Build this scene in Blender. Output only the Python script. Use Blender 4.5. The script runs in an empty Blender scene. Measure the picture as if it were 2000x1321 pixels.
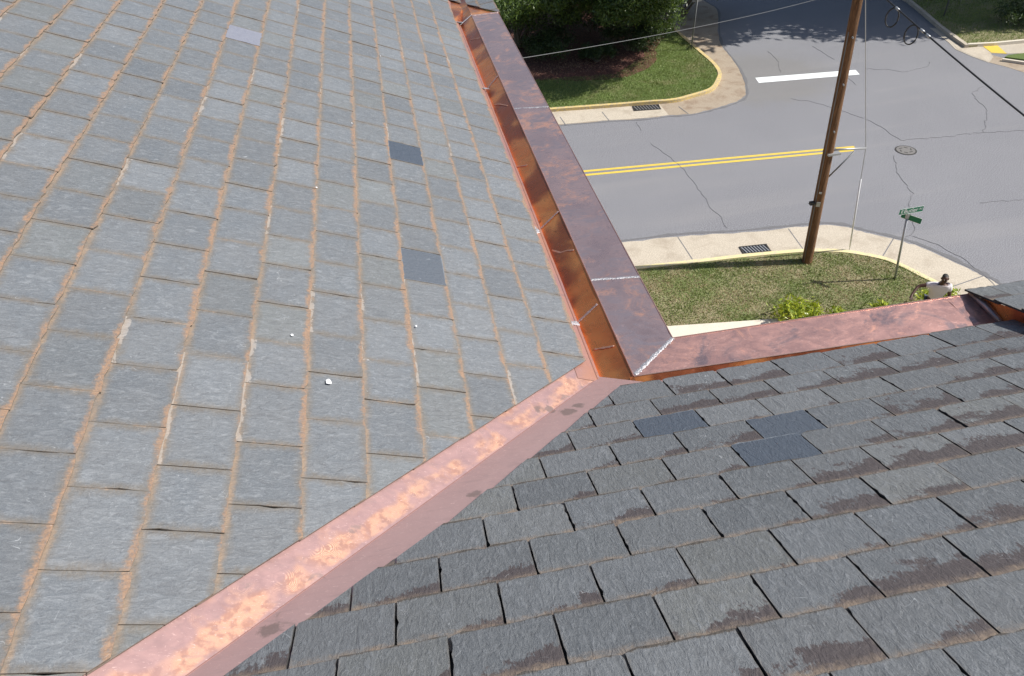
import bpy, bmesh, math, random
import numpy as np
from mathutils import Vector, Matrix
rng = random.Random(7)
C = bpy.context.scene.collection
# ------------------------------------------------------------------ camera, world, sun, exposure
H = 12.5                                   # camera height above the street
YAW, PIT, ROL, FPX = .1369, .7246, .0675, 1394.4
PA, PB = .4341, .445                       # pitches of the two roof slopes
CA, CB = -2.147433, -1.338612 - .0        # plane constants relative to the camera
def rot():
    cy, sy, cp, sp, cr, sr = math.cos(YAW), math.sin(YAW), math.cos(PIT), math.sin(PIT), math.cos(ROL), math.sin(ROL)
    fwd = np.array([sy*cp, cy*cp, -sp]); right = np.array([cy, -sy, 0]); down = np.cross(fwd, right)
    return np.array([cr*right+sr*down, -sr*right+cr*down, fwd])
R = rot()
camd = bpy.data.cameras.new('camera'); cam = bpy.data.objects.new('camera', camd); C.objects.link(cam)
M = Matrix.Identity(4)
for i in range(3):
    M[i][0], M[i][1], M[i][2] = R[0][i], -R[1][i], -R[2][i]
M[2][3] = H
cam.matrix_world = M
camd.sensor_width = 36; camd.lens = FPX/2000*36; camd.clip_end = 2000; camd.clip_start = .05
bpy.context.scene.camera = cam
SUN_EL, SUN_AZ = math.radians(48), math.radians(101)     # azimuth clockwise from +y
sdir = Vector((math.sin(SUN_AZ)*math.cos(SUN_EL), math.cos(SUN_AZ)*math.cos(SUN_EL), math.sin(SUN_EL)))
w = bpy.data.worlds.new('World'); bpy.context.scene.world = w; w.use_nodes = True
wt = w.node_tree; wt.nodes.clear()
sky = wt.nodes.new('ShaderNodeTexSky'); sky.sky_type = 'NISHITA'; sky.sun_disc = False
sky.sun_elevation = SUN_EL; sky.sun_rotation = SUN_AZ; sky.air_density = 1.0; sky.dust_density = 1.5
bg = wt.nodes.new('ShaderNodeBackground'); bg.inputs[1].default_value = .078
wo = wt.nodes.new('ShaderNodeOutputWorld'); wt.links.new(sky.outputs[0], bg.inputs[0]); wt.links.new(bg.outputs[0], wo.inputs[0])
sl = bpy.data.lights.new('sun', 'SUN'); sl.energy = 4.2; sl.angle = math.radians(.53); sl.color = (1, .955, .88)
so = bpy.data.objects.new('sun', sl); C.objects.link(so); so.rotation_euler = (-sdir).to_track_quat('-Z', 'Y').to_euler(); so.location = (30, -5, 40)
vs = bpy.context.scene.view_settings
vs.view_transform = 'Standard'; vs.look = 'None'; vs.gamma = 1; vs.use_curve_mapping = False; vs.exposure = .52
bpy.context.scene.render.resolution_x, bpy.context.scene.render.resolution_y = 1024, 676

# ------------------------------------------------------------------ geometry helpers
def ray(x, y): return R.T @ np.array([(x-1000)/FPX, (y-660.5)/FPX, 1.])
CAM = np.array([0, 0, H])
def at(x, y, z=0.):                        # a point of the place at height z seen in that direction
    d = ray(x, y); return CAM + d*((z-H)/d[2])
def aty(x, y, Y): d = ray(x, y); return CAM + d*(Y/d[1])
def atx(x, y, X): d = ray(x, y); return CAM + d*(X/d[0])
def proj(P):
    q = R @ (np.asarray(P, float)-CAM); return (1000+FPX*q[0]/q[2], 660.5+FPX*q[1]/q[2], q[2])
def v3(p): return (float(p[0]), float(p[1]), float(p[2]))
def mesh_obj(name, verts, faces, mat, parent=None, smooth=False):
    me = bpy.data.meshes.new(name); me.from_pydata([v3(v) for v in verts], [], [list(f) for f in faces]); me.update()
    for m_ in (mat if isinstance(mat, (list, tuple)) else [mat]): me.materials.append(m_)
    if smooth: me.polygons.foreach_set('use_smooth', [True]*len(me.polygons))
    o = bpy.data.objects.new(name, me); C.objects.link(o)
    if parent is not None: put(o, parent)
    return o
def put(o, parent):
    o.parent = parent; o.matrix_parent_inverse = Matrix.Translation(-world_loc(parent))
def world_loc(o):
    l = Vector(o.location)
    while o.parent is not None:
        l = o.matrix_parent_inverse.to_translation() + l if False else l
        break
    return l if o.parent is None else Vector((0, 0, 0))+l
class MB:
    def __init__(s): s.v = []; s.f = []
    def add(s, V, F):
        n = len(s.v); s.v += [v3(p) for p in V]; s.f += [[i+n for i in f] for f in F]
    def box(s, c, e, rz=0, tilt=None):
        c = np.array(c, float); x, y, z = e[0]/2, e[1]/2, e[2]/2
        P = np.array([(i*x, j*y, k*z) for k in (-1, 1) for j in (-1, 1) for i in (-1, 1)])
        if tilt is not None: P = P @ np.array(tilt).T
        ca, sa = math.cos(rz), math.sin(rz); P = P @ np.array([[ca, sa, 0], [-sa, ca, 0], [0, 0, 1]])
        s.add(P+c, [(0, 2, 3, 1), (4, 5, 7, 6), (0, 1, 5, 4), (2, 6, 7, 3), (0, 4, 6, 2), (1, 3, 7, 5)])
    def tube(s, pts, rad, n=8, caps=True):
        pts = [np.array(p, float) for p in pts]; k = len(pts)
        rad = [rad]*k if np.isscalar(rad) else list(rad); rings = []
        up = np.array([0, 0, 1.])
        for i in range(k):
            t = pts[min(i+1, k-1)]-pts[max(i-1, 0)]; t = t/(np.linalg.norm(t)+1e-9)
            a = np.cross(t, up)
            if np.linalg.norm(a) < .2: a = np.cross(t, [1, 0, 0])
            a /= np.linalg.norm(a); b = np.cross(t, a)
            rings.append([pts[i]+rad[i]*(math.cos(2*math.pi*j/n)*a+math.sin(2*math.pi*j/n)*b) for j in range(n)])
        V = [p for r_ in rings for p in r_]; F = []
        for i in range(k-1):
            for j in range(n): F.append((i*n+j, i*n+(j+1) % n, (i+1)*n+(j+1) % n, (i+1)*n+j))
        if caps: F += [tuple(range(n))[::-1], tuple(range((k-1)*n, k*n))]
        s.add(V, F)
    def prism(s, poly, z0, z1):            # polygon in plan raised from z0 to z1
        n = len(poly)
        a = sum(poly[i][0]*poly[(i+1) % n][1]-poly[(i+1) % n][0]*poly[i][1] for i in range(n))
        if a < 0: poly = poly[::-1]
        V = [(p[0], p[1], z0) for p in poly]+[(p[0], p[1], z1) for p in poly]
        F = [tuple(range(n, 2*n))] + [(i, (i+1) % n, n+(i+1) % n, n+i) for i in range(n)]
        s.add(V, F)
    def strip(s, line, w, z0, z1, side=0.):   # band of width w along a plan polyline
        L = [np.array(p[:2], float) for p in line]; n = len(L); A = []; B = []
        for i in range(n):
            t = L[min(i+1, n-1)]-L[max(i-1, 0)]; t /= np.linalg.norm(t)+1e-9; nn = np.array([-t[1], t[0]])
            ww = w if np.isscalar(w) else w[i]
            A.append(L[i]+nn*ww*(.5+side)); B.append(L[i]-nn*ww*(.5-side))
        V = [(*p, z1) for p in A]+[(*p, z1) for p in B]+[(*p, z0) for p in A]+[(*p, z0) for p in B]; F = []
        for i in range(n-1):
            F += [(n+i, n+i+1, i+1, i), (i, i+1, 2*n+i+1, 2*n+i), (3*n+i, 3*n+i+1, n+i+1, n+i)]
        F += [(0, 2*n, 3*n, n), (n-1, 2*n-1, 4*n-1, 3*n-1)]
        s.add(V, F)
    def build(s, name, mat, parent=None, smooth=False): return mesh_obj(name, s.v, s.f, mat, parent, smooth)
def tag(o, label=None, cat=None, group=None, kind=None):
    for k, x in (('label', label), ('category', cat), ('group', group), ('kind', kind)):
        if x: o[k] = x
    return o
def empty(name, loc, label, cat, group=None):
    o = bpy.data.objects.new(name, None); o.location = v3(loc); o.empty_display_size = .2; C.objects.link(o)
    return tag(o, label, cat, group)
def smooth_line(P, n=6):                    # Catmull-Rom through plan points
    P = [np.array(p, float) for p in P]; out = []
    for i in range(len(P)-1):
        a, b, c, d = P[max(i-1, 0)], P[i], P[i+1], P[min(i+2, len(P)-1)]
        for k in range(n):
            t = k/n; out.append(.5*((2*b)+(-a+c)*t+(2*a-5*b+4*c-d)*t*t+(-a+3*b-3*c+d)*t**3))
    return out+[P[-1]]
def wob(P, amp, seed=1):
    r_ = random.Random(seed); return [np.array(p)+np.array([r_.uniform(-amp, amp), r_.uniform(-amp, amp)]+[0]*(len(p)-2)) for p in P]

# ------------------------------------------------------------------ material helpers
class NT:
    def __init__(s, name, rough=.8, metal=0.):
        s.m = bpy.data.materials.new(name); s.m.use_nodes = True; s.t = s.m.node_tree
        s.b = s.t.nodes['Principled BSDF']; s.b.inputs['Roughness'].default_value = rough; s.b.inputs['Metallic'].default_value = metal
        s.geo = s.n('ShaderNodeNewGeometry').outputs['Position']
    def n(s, t): return s.t.nodes.new(t)
    def l(s, a, b):
        if isinstance(a, (int, float)): b.default_value = a
        elif isinstance(a, (tuple, list)): b.default_value = (*a, 1) if len(a) == 3 and b.type == 'RGBA' else a
        else: s.t.links.new(a, b)
    def math(s, op, a, b=0., c=None, clamp=False):
        q = s.n('ShaderNodeMath'); q.operation = op; q.use_clamp = clamp; s.l(a, q.inputs[0]); s.l(b, q.inputs[1])
        if c is not None: s.l(c, q.inputs[2])
        return q.outputs[0]
    def ramp(s, x, a, b, lo=0., hi=1.):      # smoothstep
        q = s.n('ShaderNodeMapRange'); q.interpolation_type = 'SMOOTHSTEP'; s.l(x, q.inputs[0])
        for i, k in enumerate((a, b, lo, hi)): s.l(k, q.inputs[1+i])
        return q.outputs[0]
    def noise(s, scale, detail=4, rough=.55, vec=None, dist=0., stretch=None, off=None):
        v = vec if vec is not None else s.geo
        if stretch is not None or off is not None:
            mp = s.n('ShaderNodeMapping'); s.l(v, mp.inputs[0])
            if stretch is not None:
                mp.inputs['Scale'].default_value = stretch[:3]
                if len(stretch) > 3: mp.inputs['Rotation'].default_value = (0, 0, stretch[3])
            if off is not None: s.l(off, mp.inputs['Location'])
            v = mp.outputs[0]
        q = s.n('ShaderNodeTexNoise'); s.l(v, q.inputs['Vector'])
        q.inputs['Scale'].default_value = scale; q.inputs['Detail'].default_value = detail; q.inputs['Roughness'].default_value = rough; q.inputs['Distortion'].default_value = dist
        return q.outputs['Fac']
    def mix(s, f, a, b, mode='MIX'):
        q = s.n('ShaderNodeMix'); q.data_type = 'RGBA'; q.blend_type = mode
        s.l(f, q.inputs[0]); s.l(a, q.inputs[6]); s.l(b, q.inputs[7]); return q.outputs[2]
    def attr(s, name):
        q = s.n('ShaderNodeAttribute'); q.attribute_name = name; return q.outputs
    def sep(s, v):
        q = s.n('ShaderNodeSeparateXYZ'); s.l(v, q.inputs[0]); return q.outputs
    def bump(s, h, strength=.3, dist=.01):
        q = s.n('ShaderNodeBump'); q.inputs['Strength'].default_value = strength; q.inputs['Distance'].default_value = dist
        s.l(h, q.inputs['Height']); s.l(q.outputs[0], s.b.inputs['Normal'])
    def col(s, c): s.l(c, s.b.inputs['Base Color']); return s
    def set(s, **k):
        for a, x in k.items(): s.l(x, s.b.inputs[a.replace('_', ' ')])
        return s
def flat(name, c, rough=.7, metal=0., var=.15, scale=30, bump=0.):
    q = NT(name, rough, metal); nz = q.noise(scale, 5)
    q.col(q.mix(nz, tuple(x*(1-var) for x in c), tuple(min(1, x*(1+var)) for x in c)))
    if bump: q.bump(nz, bump, .01)
    return q.m

def slate_mat(name, A):
    q = NT(name, .55); sd = q.attr('seed'); rgb = q.sep(sd['Color']); r1, r2, r3 = rgb[0], rgb[1], rgb[2]; wid = sd['Alpha']
    uv = q.attr('slate_uv')['Vector']; u_, v_, ul_ = q.sep(uv)          # from butt, from left end, from upper end (metres)
    off = q.n('ShaderNodeCombineXYZ'); q.l(q.math('MULTIPLY', r1, 37.), off.inputs[0]); q.l(q.math('MULTIPLY', r2, 53.), off.inputs[1]); q.l(q.math('MULTIPLY', r3, 29.), off.inputs[2])
    vv = q.n('ShaderNodeVectorMath'); vv.operation = 'ADD'; q.l(uv, vv.inputs[0]); q.l(off.outputs[0], vv.inputs[1]); P = vv.outputs[0]
    big = q.noise(5, 5, .6, P, .4); mid = q.noise(26, 6, .62, P, .6)
    cleft = q.noise(30, 6, .7, P, 1.2, (.55, 2.6, 1, .5)); fine = q.noise(260, 3, .6, P)
    if A:
        base = q.mix(r1, (.110, .125, .143), (.140, .154, .171))
        base = q.mix(q.ramp(r2, .78, 1., 0., .55), base, (.150, .160, .152))
    else:
        base = q.mix(r1, (.088, .098, .110), (.130, .137, .145))
        base = q.mix(q.ramp(r2, .7, 1., 0., .6), base, (.138, .140, .128))
    base = q.mix(q.ramp(big, .3, .75), base, q.mix(.5, base, (.13, .14, .15) if not A else (.15, .155, .162)))
    base = q.mix(q.ramp(cleft, .50, .70, 0., .7), base, (.225, .242, .262) if A else (.19, .202, .218))
    base = q.mix(q.ramp(cleft, .47, .26, 0., .62), base, (.085, .089, .096))
    rg_ = q.noise(11, 5, .62, P, 1.4, (.5, 2.8, 1, .65))
    base = q.mix(q.ramp(rg_, .53, .68, 0., .42), base, (.235, .25, .27) if A else (.19, .202, .218)); base = q.mix(q.ramp(rg_, .46, .34, 0., .40), base, (.085, .09, .10) if A else (.07, .074, .08))
    base = q.mix(q.ramp(fine, .35, .75, 0., .25), base, (.30, .31, .32))
    tone = q.ramp(q.math('FRACT', q.math('MULTIPLY', r3, 7.31)), 0., 1., .92, 1.08); tn = q.n('ShaderNodeVectorMath'); tn.operation = 'SCALE'; q.l(base, tn.inputs[0]); q.l(tone, tn.inputs['Scale']); base = tn.outputs[0]
    right = q.math('SUBTRACT', wid, v_)
    edge = q.math('MINIMUM', v_, right)
    n2 = q.noise(13, 5, .65, P, .3); n3 = q.noise(45, 5, .7, P, .8); n4 = q.noise(75, 4, .75, P, .5)
    w3 = q.noise(40, 5, .75, None, .8); w2 = q.noise(11, 5, .65, None, .4)
    if A:
        # grey-brown grime round every edge, clay washed up along the butts
        dd = q.math('MINIMUM', q.math('MINIMUM', edge, u_), ul_)
        halo = q.ramp(q.math('ADD', dd, q.math('MULTIPLY', q.math('SUBTRACT', n2, .5), .07)), .040, -.004)
        base = q.mix(q.math('MULTIPLY', halo, q.ramp(n4, .3, .65, .38, .72)), base, (.160, .130, .095))
        gone = q.noise(4.5, 3, .5, None, .5)
        reach = q.math('ADD', q.math('MULTIPLY', q.ramp(gone, .36, .64), .030), .000)
        clay = q.ramp(q.math('SUBTRACT', q.math('ADD', u_, q.math('ADD', q.math('MULTIPLY', q.math('SUBTRACT', w3, .5), .055), q.math('MULTIPLY', q.math('SUBTRACT', w2, .5), .04))), q.math('MULTIPLY', reach, .72)), .011, -.010)
        base = q.mix(q.math('MULTIPLY', clay, q.ramp(n4, .30, .60, .30, .92)), base, q.mix(n4, (.19, .112, .068), (.42, .265, .17)))
        ej = q.ramp(q.math('ADD', edge, q.math('MULTIPLY', q.math('SUBTRACT', n3, .5), .03)), .008, -.004)
        base = q.mix(q.math('MULTIPLY', ej, q.ramp(gone, .5, .66, 0., .7)), base, (.36, .25, .17))
        up = q.ramp(q.math('ADD', ul_, q.math('MULTIPLY', q.math('SUBTRACT', w3, .5), .04)), .020, 0.)
        base = q.mix(q.math('MULTIPLY', up, q.ramp(w2, .35, .62, .15, .8)), base, q.mix(n4, (.20, .145, .10), (.38, .27, .19)))
        # slivers never weathered, bared where the slate above is short
        fresh = q.math('MULTIPLY', q.ramp(q.math('SUBTRACT', ul_, q.math('MULTIPLY', q.ramp(r1, .86, 1., -.008, .022), q.ramp(n2, .42, .6))), .002, 0.), q.ramp(r1, .86, .87))
        base = q.mix(q.math('MULTIPLY', fresh, .55), base, q.mix(n3, (.30, .27, .24), (.46, .42, .39)))
    else:
        # purple-brown streaks creeping from the upper end, mostly by the joint
        gx = q.math('MULTIPLY', q.ramp(right, .24, .0), .55)
        gy = q.ramp(ul_, .15, .0)
        s1 = q.noise(9, 6, .62, P, .5, (.8, 1.0, 1)); s2 = q.noise(50, 5, .75, P, .3, (.3, 2.4, 1))
        m = q.math('ADD', q.math('ADD', q.math('MULTIPLY', gy, .48), q.math('MULTIPLY', gx, gy)), q.math('ADD', q.math('MULTIPLY', q.math('SUBTRACT', s1, .5), 1.5), q.math('MULTIPLY', q.math('SUBTRACT', s2, .5), .85)))
        m = q.math('ADD', q.math('ADD', m, q.ramp(r3, 0., 1., -.55, .20)), q.ramp(q.sep(q.geo)[0], -.2, 1.6, -.24, .10))
        st = q.ramp(m, .46, .56)
        base = q.mix(q.math('MULTIPLY', st, .88), base, q.mix(n3, (.052, .040, .041), (.082, .064, .064)))
        dust = q.ramp(q.math('ADD', ul_, q.math('MULTIPLY', q.math('SUBTRACT', n3, .5), .06)), .040, .004)
        base = q.mix(q.math('MULTIPLY', dust, q.ramp(n2, .3, .62, .25, .9)), base, (.235, .180, .135))
        line = q.ramp(q.math('ADD', u_, q.math('MULTIPLY', q.math('SUBTRACT', n3, .5), .022)), .0075, .0015); base = q.mix(q.math('MULTIPLY', line, q.ramp(n2, .25, .5, .55, 1.)), base, (.035, .031, .028))
        du = q.ramp(q.math('ADD', q.math('MINIMUM', u_, edge), q.math('MULTIPLY', q.math('SUBTRACT', n3, .5), .03)), .012, 0.)
        base = q.mix(q.math('MULTIPLY', du, .35), base, (.16, .135, .11))
    # pale scratches left by boots and tools
    sa = q.noise(7.5, 1, .4, P, 1.2); sm = q.noise(11, 2, .5, P, 0, None, (3.1, 8.2, 1.))
    scr = q.math('MULTIPLY', q.ramp(q.math('ABSOLUTE', q.math('SUBTRACT', sa, .5)), .0036, .0010), q.ramp(sm, .61, .67))
    sb_ = q.noise(16, 2, .5, P, .6, (.5, 2., 1, 1.1)); sc2 = q.math('MULTIPLY', q.ramp(q.math('ABSOLUTE', q.math('SUBTRACT', sb_, .52)), .006, .001), q.ramp(sm, .36, .30))
    chips = q.ramp(q.noise(120, 2, .5, P), .755, .79)
    base = q.mix(q.math('MAXIMUM', q.math('MULTIPLY', q.math('MAXIMUM', scr, sc2), .42), q.math('MULTIPLY', chips, .55)), base, (.55, .57, .59))
    # newer dark blue replacements
    new = q.ramp(q.attr('fresh')['Fac'], .5, .6)
    nb_ = q.mix(cleft, (.036, .050, .074), (.075, .094, .125))
    nb_ = q.mix(q.math('MULTIPLY', q.math('MAXIMUM', scr, q.math('MULTIPLY', q.ramp(cleft, .7, .76), q.ramp(mid, .52, .6))), .8), nb_, (.50, .54, .58))
    nb_ = q.mix(q.math('MULTIPLY', q.ramp(q.math('ADD', q.math('MINIMUM', q.math('MINIMUM', edge, u_), ul_), q.math('MULTIPLY', q.math('SUBTRACT', n3, .5), .012)), .007, .001), .7), q.mix(q.math('MULTIPLY', r1, .5), nb_, (.15, .165, .185)), (.20, .22, .245))
    base = q.mix(new, base, nb_)
    base = q.mix(q.ramp(q.attr('fresh')['Fac'], -.5, -.6), base, q.mix(mid, (.175, .185, .232), (.235, .245, .295)))
    q.col(base)
    hgt = q.math('ADD', q.math('ADD', q.math('MULTIPLY', cleft, .7), q.math('MULTIPLY', rg_, 1.1)), q.math('ADD', q.math('MULTIPLY', mid, .35), q.math('MULTIPLY', fine, .12)))
    q.bump(hgt, .8, .007)
    q.set(Roughness=q.ramp(mid, .3, .8, .5, .72))
    return q.m
M_SA = slate_mat('weathered_slate', True); M_SB = slate_mat('grey_slate', False)
q = NT('slate_edge', .85); q.col(q.mix(q.noise(60, 4), (.16, .135, .11), (.36, .30, .245))); q.bump(q.noise(200, 4, vec=None, stretch=(1, 1, 5)), .8, .004); M_EDGE = q.m
q = NT('slate_edge_dark', .9); q.col(q.mix(q.noise(60, 4), (.03, .03, .032), (.075, .072, .07))); q.bump(q.noise(200, 4, stretch=(1, 1, 5)), .8, .004); M_EDGEB = q.m
M_DECK = flat('roof_felt', (.12, .105, .09), .95)

def copper_mat(name, kind):
    q = NT(name, .42, .72)
    big = q.noise(2.1, 5, .6, None, .6); mid = q.noise(7, 6, .65, None, .8, (1, 1.6, 1)); fine = q.noise(70, 4, .6); spk = q.noise(190, 2, .5)
    if kind == 'coping':
        c = q.mix(q.ramp(big, .3, .7), (.41, .305, .30), (.52, .365, .34))
        c = q.mix(q.ramp(mid, .45, .68), c, (.33, .275, .295))
        hot = q.math('MULTIPLY', q.ramp(q.noise(3.3, 6, .7, None, 1.3, None, (5., 2., 1.)), .50, .66), q.ramp(mid, .66, .42))
        c = q.mix(q.math('MULTIPLY', hot, .95), c, (.86, .45, .31))
        br = q.ramp(q.noise(60, 3, .6, None, .5, (.25, 2.5, 1, .45)), .6, .72)
        c = q.mix(q.math('MULTIPLY', br, q.ramp(big, .4, .62, 0, .35)), c, (.85, .55, .46))
        c = q.mix(q.ramp(q.noise(24, 6, .75, None, .6), .5, .7, 0., .5), c, (.30, .24, .25)); c = q.mix(q.ramp(q.noise(31, 6, .75, None, .6, None, (3., 3., 3.)), .55, .7, 0., .5), c, (.66, .44, .40))
        rg = q.ramp(mid, .3, .7, .24, .46)
    elif kind == 'coping_b':
        c = q.mix(q.ramp(big, .3, .7), (.45, .265, .24), (.56, .32, .275))
        c = q.mix(q.math('MULTIPLY', q.ramp(q.noise(3.5, 5, .6, None, .8, None, (1., 7., 2.)), .52, .64), .85), c, (.235, .185, .20))
        hot = q.ramp(q.noise(4.2, 7, .72, None, 1.6, None, (4., 9., 3.)), .54, .66)
        c = q.mix(q.math('MULTIPLY', hot, .8), c, (.80, .42, .31))
        br = q.ramp(q.noise(52, 3, .6, None, .7, (.8, 2.2, 1, .5)), .58, .70)
        c = q.mix(q.math('MULTIPLY', br, q.ramp(big, .35, .6, .1, .5)), c, (.90, .58, .50))
        c = q.mix(q.ramp(q.noise(24, 6, .75, None, .6), .5, .7, 0., .55), c, (.29, .20, .20))
        rg = q.ramp(mid, .3, .7, .36, .55)
    elif kind == 'gutter':
        c = q.mix(q.ramp(big, .35, .65), (.80, .24, .075), (.98, .38, .12))
        c = q.mix(q.ramp(q.noise(1.7, 3, .5, None, .4, None, (0, 3.3, 0)), .42, .56, 0., .85), c, (.33, .085, .045))
        dr = q.ramp(q.noise(14, 6, .7, None, 1.0, (1, .5, 2)), .60, .72)
        c = q.mix(q.math('MULTIPLY', dr, .55), c, (.14, .06, .03))
        q.b.inputs['Metallic'].default_value = .76; rg = q.ramp(mid, .3, .7, .20, .40)
    elif kind == 'flange':
        c = q.mix(q.ramp(big, .35, .65), (.52, .30, .27), (.62, .32, .22)); c = q.mix(q.ramp(mid, .5, .7, 0, .6), c, (.36, .25, .24)); rg = .45
    else:                                   # valley: bright pink copper, scrubbed in swirls on one side
        q.b.inputs['Metallic'].default_value = .4
        d = q.attr('brush_and_lift')['Fac']           # 1 on the scrubbed side, 0 on the plain side, whose colour is lifted
        wv = q.noise(6.0, 3, .5, None, .9, None, (2., 3., 0)); patch = q.math('MULTIPLY', q.math('MULTIPLY', q.ramp(wv, .47, .55), q.ramp(q.noise(38, 5, .7, None, 2.2, (1, 2.2, 1, .75)), .30, .55, .35, 1.)), d)
        vo = q.n('ShaderNodeTexVoronoi'); vo.inputs['Scale'].default_value = 6.5; vo.inputs['Randomness'].default_value = .9; q.l(q.geo, vo.inputs['Vector']); vd = vo.outputs['Distance']
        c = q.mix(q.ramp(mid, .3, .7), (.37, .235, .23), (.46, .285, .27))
        c = q.mix(q.ramp(d, .03, .0), c, q.mix(mid, (.44, .29, .28), (.52, .345, .33)))  # plain leaf painted lighter to make up for the weaker light on it
        arc = q.math('ADD', q.math('MULTIPLY', q.math('SINE', q.math('ADD', q.math('MULTIPLY', vd, 420.), q.math('MULTIPLY', mid, 30.))), .5), .5)
        arc = q.ramp(q.math('MULTIPLY', arc, q.ramp(q.noise(30, 3, .6), .3, .6)), .1, .8)
        band = q.math('MULTIPLY', q.ramp(d, .48, .68), q.ramp(d, 1.0, .90))
        patch = q.math('MULTIPLY', q.ramp(q.math('ADD', q.math('ADD', wv, q.math('MULTIPLY', q.math('SUBTRACT', .5, vd), .20)), q.math('MULTIPLY', q.math('SUBTRACT', band, .5), .20)), .43, .70), q.ramp(d, .02, .2))
        sw = arc
        c = q.mix(q.math('MULTIPLY', patch, q.math('ADD', .62, q.math('MULTIPLY', arc, .33))), c, q.mix(arc, (.52, .26, .165), (.76, .45, .30)))
        c = q.mix(q.math('MULTIPLY', q.ramp(q.noise(120, 3, .6, None, .6, (.4, 2, 1, .9)), .63, .70), .5), c, (.85, .60, .55))
        st = None
        for px, py, rr in ((1108, 801, .055), (1130, 789, .04), (1050, 806, .04), (1075, 800, .03), (925, 962, .035), (530, 1225, .04)):
            dv = q.n('ShaderNodeVectorMath'); dv.operation = 'DISTANCE'; q.l(q.geo, dv.inputs[0]); d0 = ray(px, py); dv.inputs[1].default_value = v3(CAM+d0*(CB/(np.array([0, math.sin(PB), math.cos(PB)])@d0)))
            e = q.ramp(q.math('ADD', dv.outputs['Value'], q.math('MULTIPLY', q.math('SUBTRACT', q.noise(22, 4, .7), .5), .09)), rr, rr*.55); st = e if st is None else q.math('MAXIMUM', st, e)
        c = q.mix(q.math('MULTIPLY', st, .75), c, (.20, .155, .14))
        strk = q.ramp(q.noise(26, 5, .7, None, .5, (.35, 1.6, 1, .77)), .5, .72, 0., .4); c = q.mix(strk, c, (.34, .24, .235))
        wet = q.math('MULTIPLY', q.ramp(q.noise(8, 4, .6, None, .6, None, (9., 1., 4.)), .64, .69), .7)
        c = q.mix(wet, c, (.29, .21, .195))
        rg = q.ramp(sw, .3, .7, .40, .52)
    c = q.mix(q.ramp(fine, .6, .8, 0., .25), c, (.80, .60, .55))
    c = q.mix(q.ramp(spk, .74, .78, 0., .6), c, (.85, .78, .75))
    q.col(c); q.set(Roughness=rg)
    q.bump(q.math('ADD', q.noise(3, 3, .5), q.math('MULTIPLY', fine, .06)), .35, .02)
    return q.m
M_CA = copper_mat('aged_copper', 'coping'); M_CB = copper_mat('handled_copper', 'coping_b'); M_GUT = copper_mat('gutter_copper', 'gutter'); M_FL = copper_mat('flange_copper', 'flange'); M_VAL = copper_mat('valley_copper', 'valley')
q = NT('solder', .45, .55); q.col(q.mix(q.noise(110, 4, .7), (.26, .25, .26), (.62, .61, .64))); q.bump(q.noise(90, 4), .8, .01); M_SOL = q.m
q = NT('dull_solder', .5, .6); q.col(q.mix(q.noise(120, 4), (.34, .22, .20), (.60, .45, .42))); q.bump(q.noise(90, 4), .6, .01); M_SOL2 = q.m
q = NT('thin_solder', .45, .7); q.col(q.mix(q.noise(60, 4), (.55, .24, .13), (.72, .45, .34))); M_SOL3 = q.m
M_FOLD = flat('creased_copper', (.30, .17, .15), .5, .4)
M_HEM = flat('copper_edge', (.82, .50, .40), .35, .9)

def asphalt():
    q = NT('asphalt', .88); big = q.noise(.22, 4, .55, None, .4); sp = q.noise(38, 3, .75); sp2 = q.noise(9, 4, .7)
    c = q.mix(q.ramp(big, .3, .7), (.188, .193, .218), (.228, .233, .258))
    c = q.mix(q.ramp(sp, .38, .68), q.mix(.7, c, (.085, .085, .095)), q.mix(.55, c, (.43, .43, .45)))
    c = q.mix(q.ramp(sp2, .62, .8, 0., .35), c, (.13, .13, .14))
    tr = q.noise(.5, 4, .6, None, .3, (.12, 1.5, 1)); c = q.mix(q.ramp(tr, .5, .7, 0., .22), c, (.30, .29, .285))
    dv = q.n('ShaderNodeVectorMath'); dv.operation = 'DISTANCE'; q.l(q.geo, dv.inputs[0]); dv.inputs[1].default_value = v3(at(1500, 150))
    worn = q.ramp(q.math('ADD', dv.outputs['Value'], q.math('MULTIPLY', q.math('SUBTRACT', q.noise(.9, 5, .65), .5), 3.2)), 3.6, 1.6)
    c = q.mix(q.math('MULTIPLY', worn, .55), c, q.mix(sp, (.10, .095, .09), (.27, .26, .245)))
    c = q.mix(q.ramp(q.noise(80, 2, .6), .62, .72, 0., .5), c, (.40, .40, .41))
    q.col(c); q.bump(sp, .6, .012); return q.m
M_ASP = asphalt()
q = NT('old_asphalt', .9); c = q.mix(q.noise(30, 4, .7), (.10, .095, .092), (.26, .25, .24)); c = q.mix(q.ramp(q.noise(1.2, 5), .4, .65), c, (.17, .165, .165)); q.col(c); q.bump(q.noise(40, 3), .4, .01); M_ASP2 = q.m
q = NT('tar', .8); q.col(q.mix(q.noise(3, 3), (.105, .105, .112), (.195, .197, .21))); M_TAR = q.m
q = NT('edge_grime', .9); q.col(q.mix(q.noise(14, 5, .7), (.095, .095, .10), (.20, .20, .21))); M_GRIME = q.m
def conc(name, a, b, dirt, k=.5):
    q = NT(name, .85); n1 = q.noise(1.6, 5, .6, None, .5); sp = q.noise(30, 4, .75)
    c = q.mix(q.ramp(sp, .3, .72), a, b); c = q.mix(q.ramp(n1, .45, .75, 0., k), c, dirt); q.col(c); q.bump(sp, .3, .01); return q.m
M_CON = conc('gutter_concrete', (.38, .33, .26), (.62, .555, .455), (.33, .275, .21), .7)
M_CON2 = conc('worn_concrete', (.27, .215, .16), (.44, .37, .285), (.22, .15, .10), .9)
M_SLAB = conc('pale_concrete', (.60, .545, .45), (.70, .645, .545), (.55, .49, .40), .4)
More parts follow.
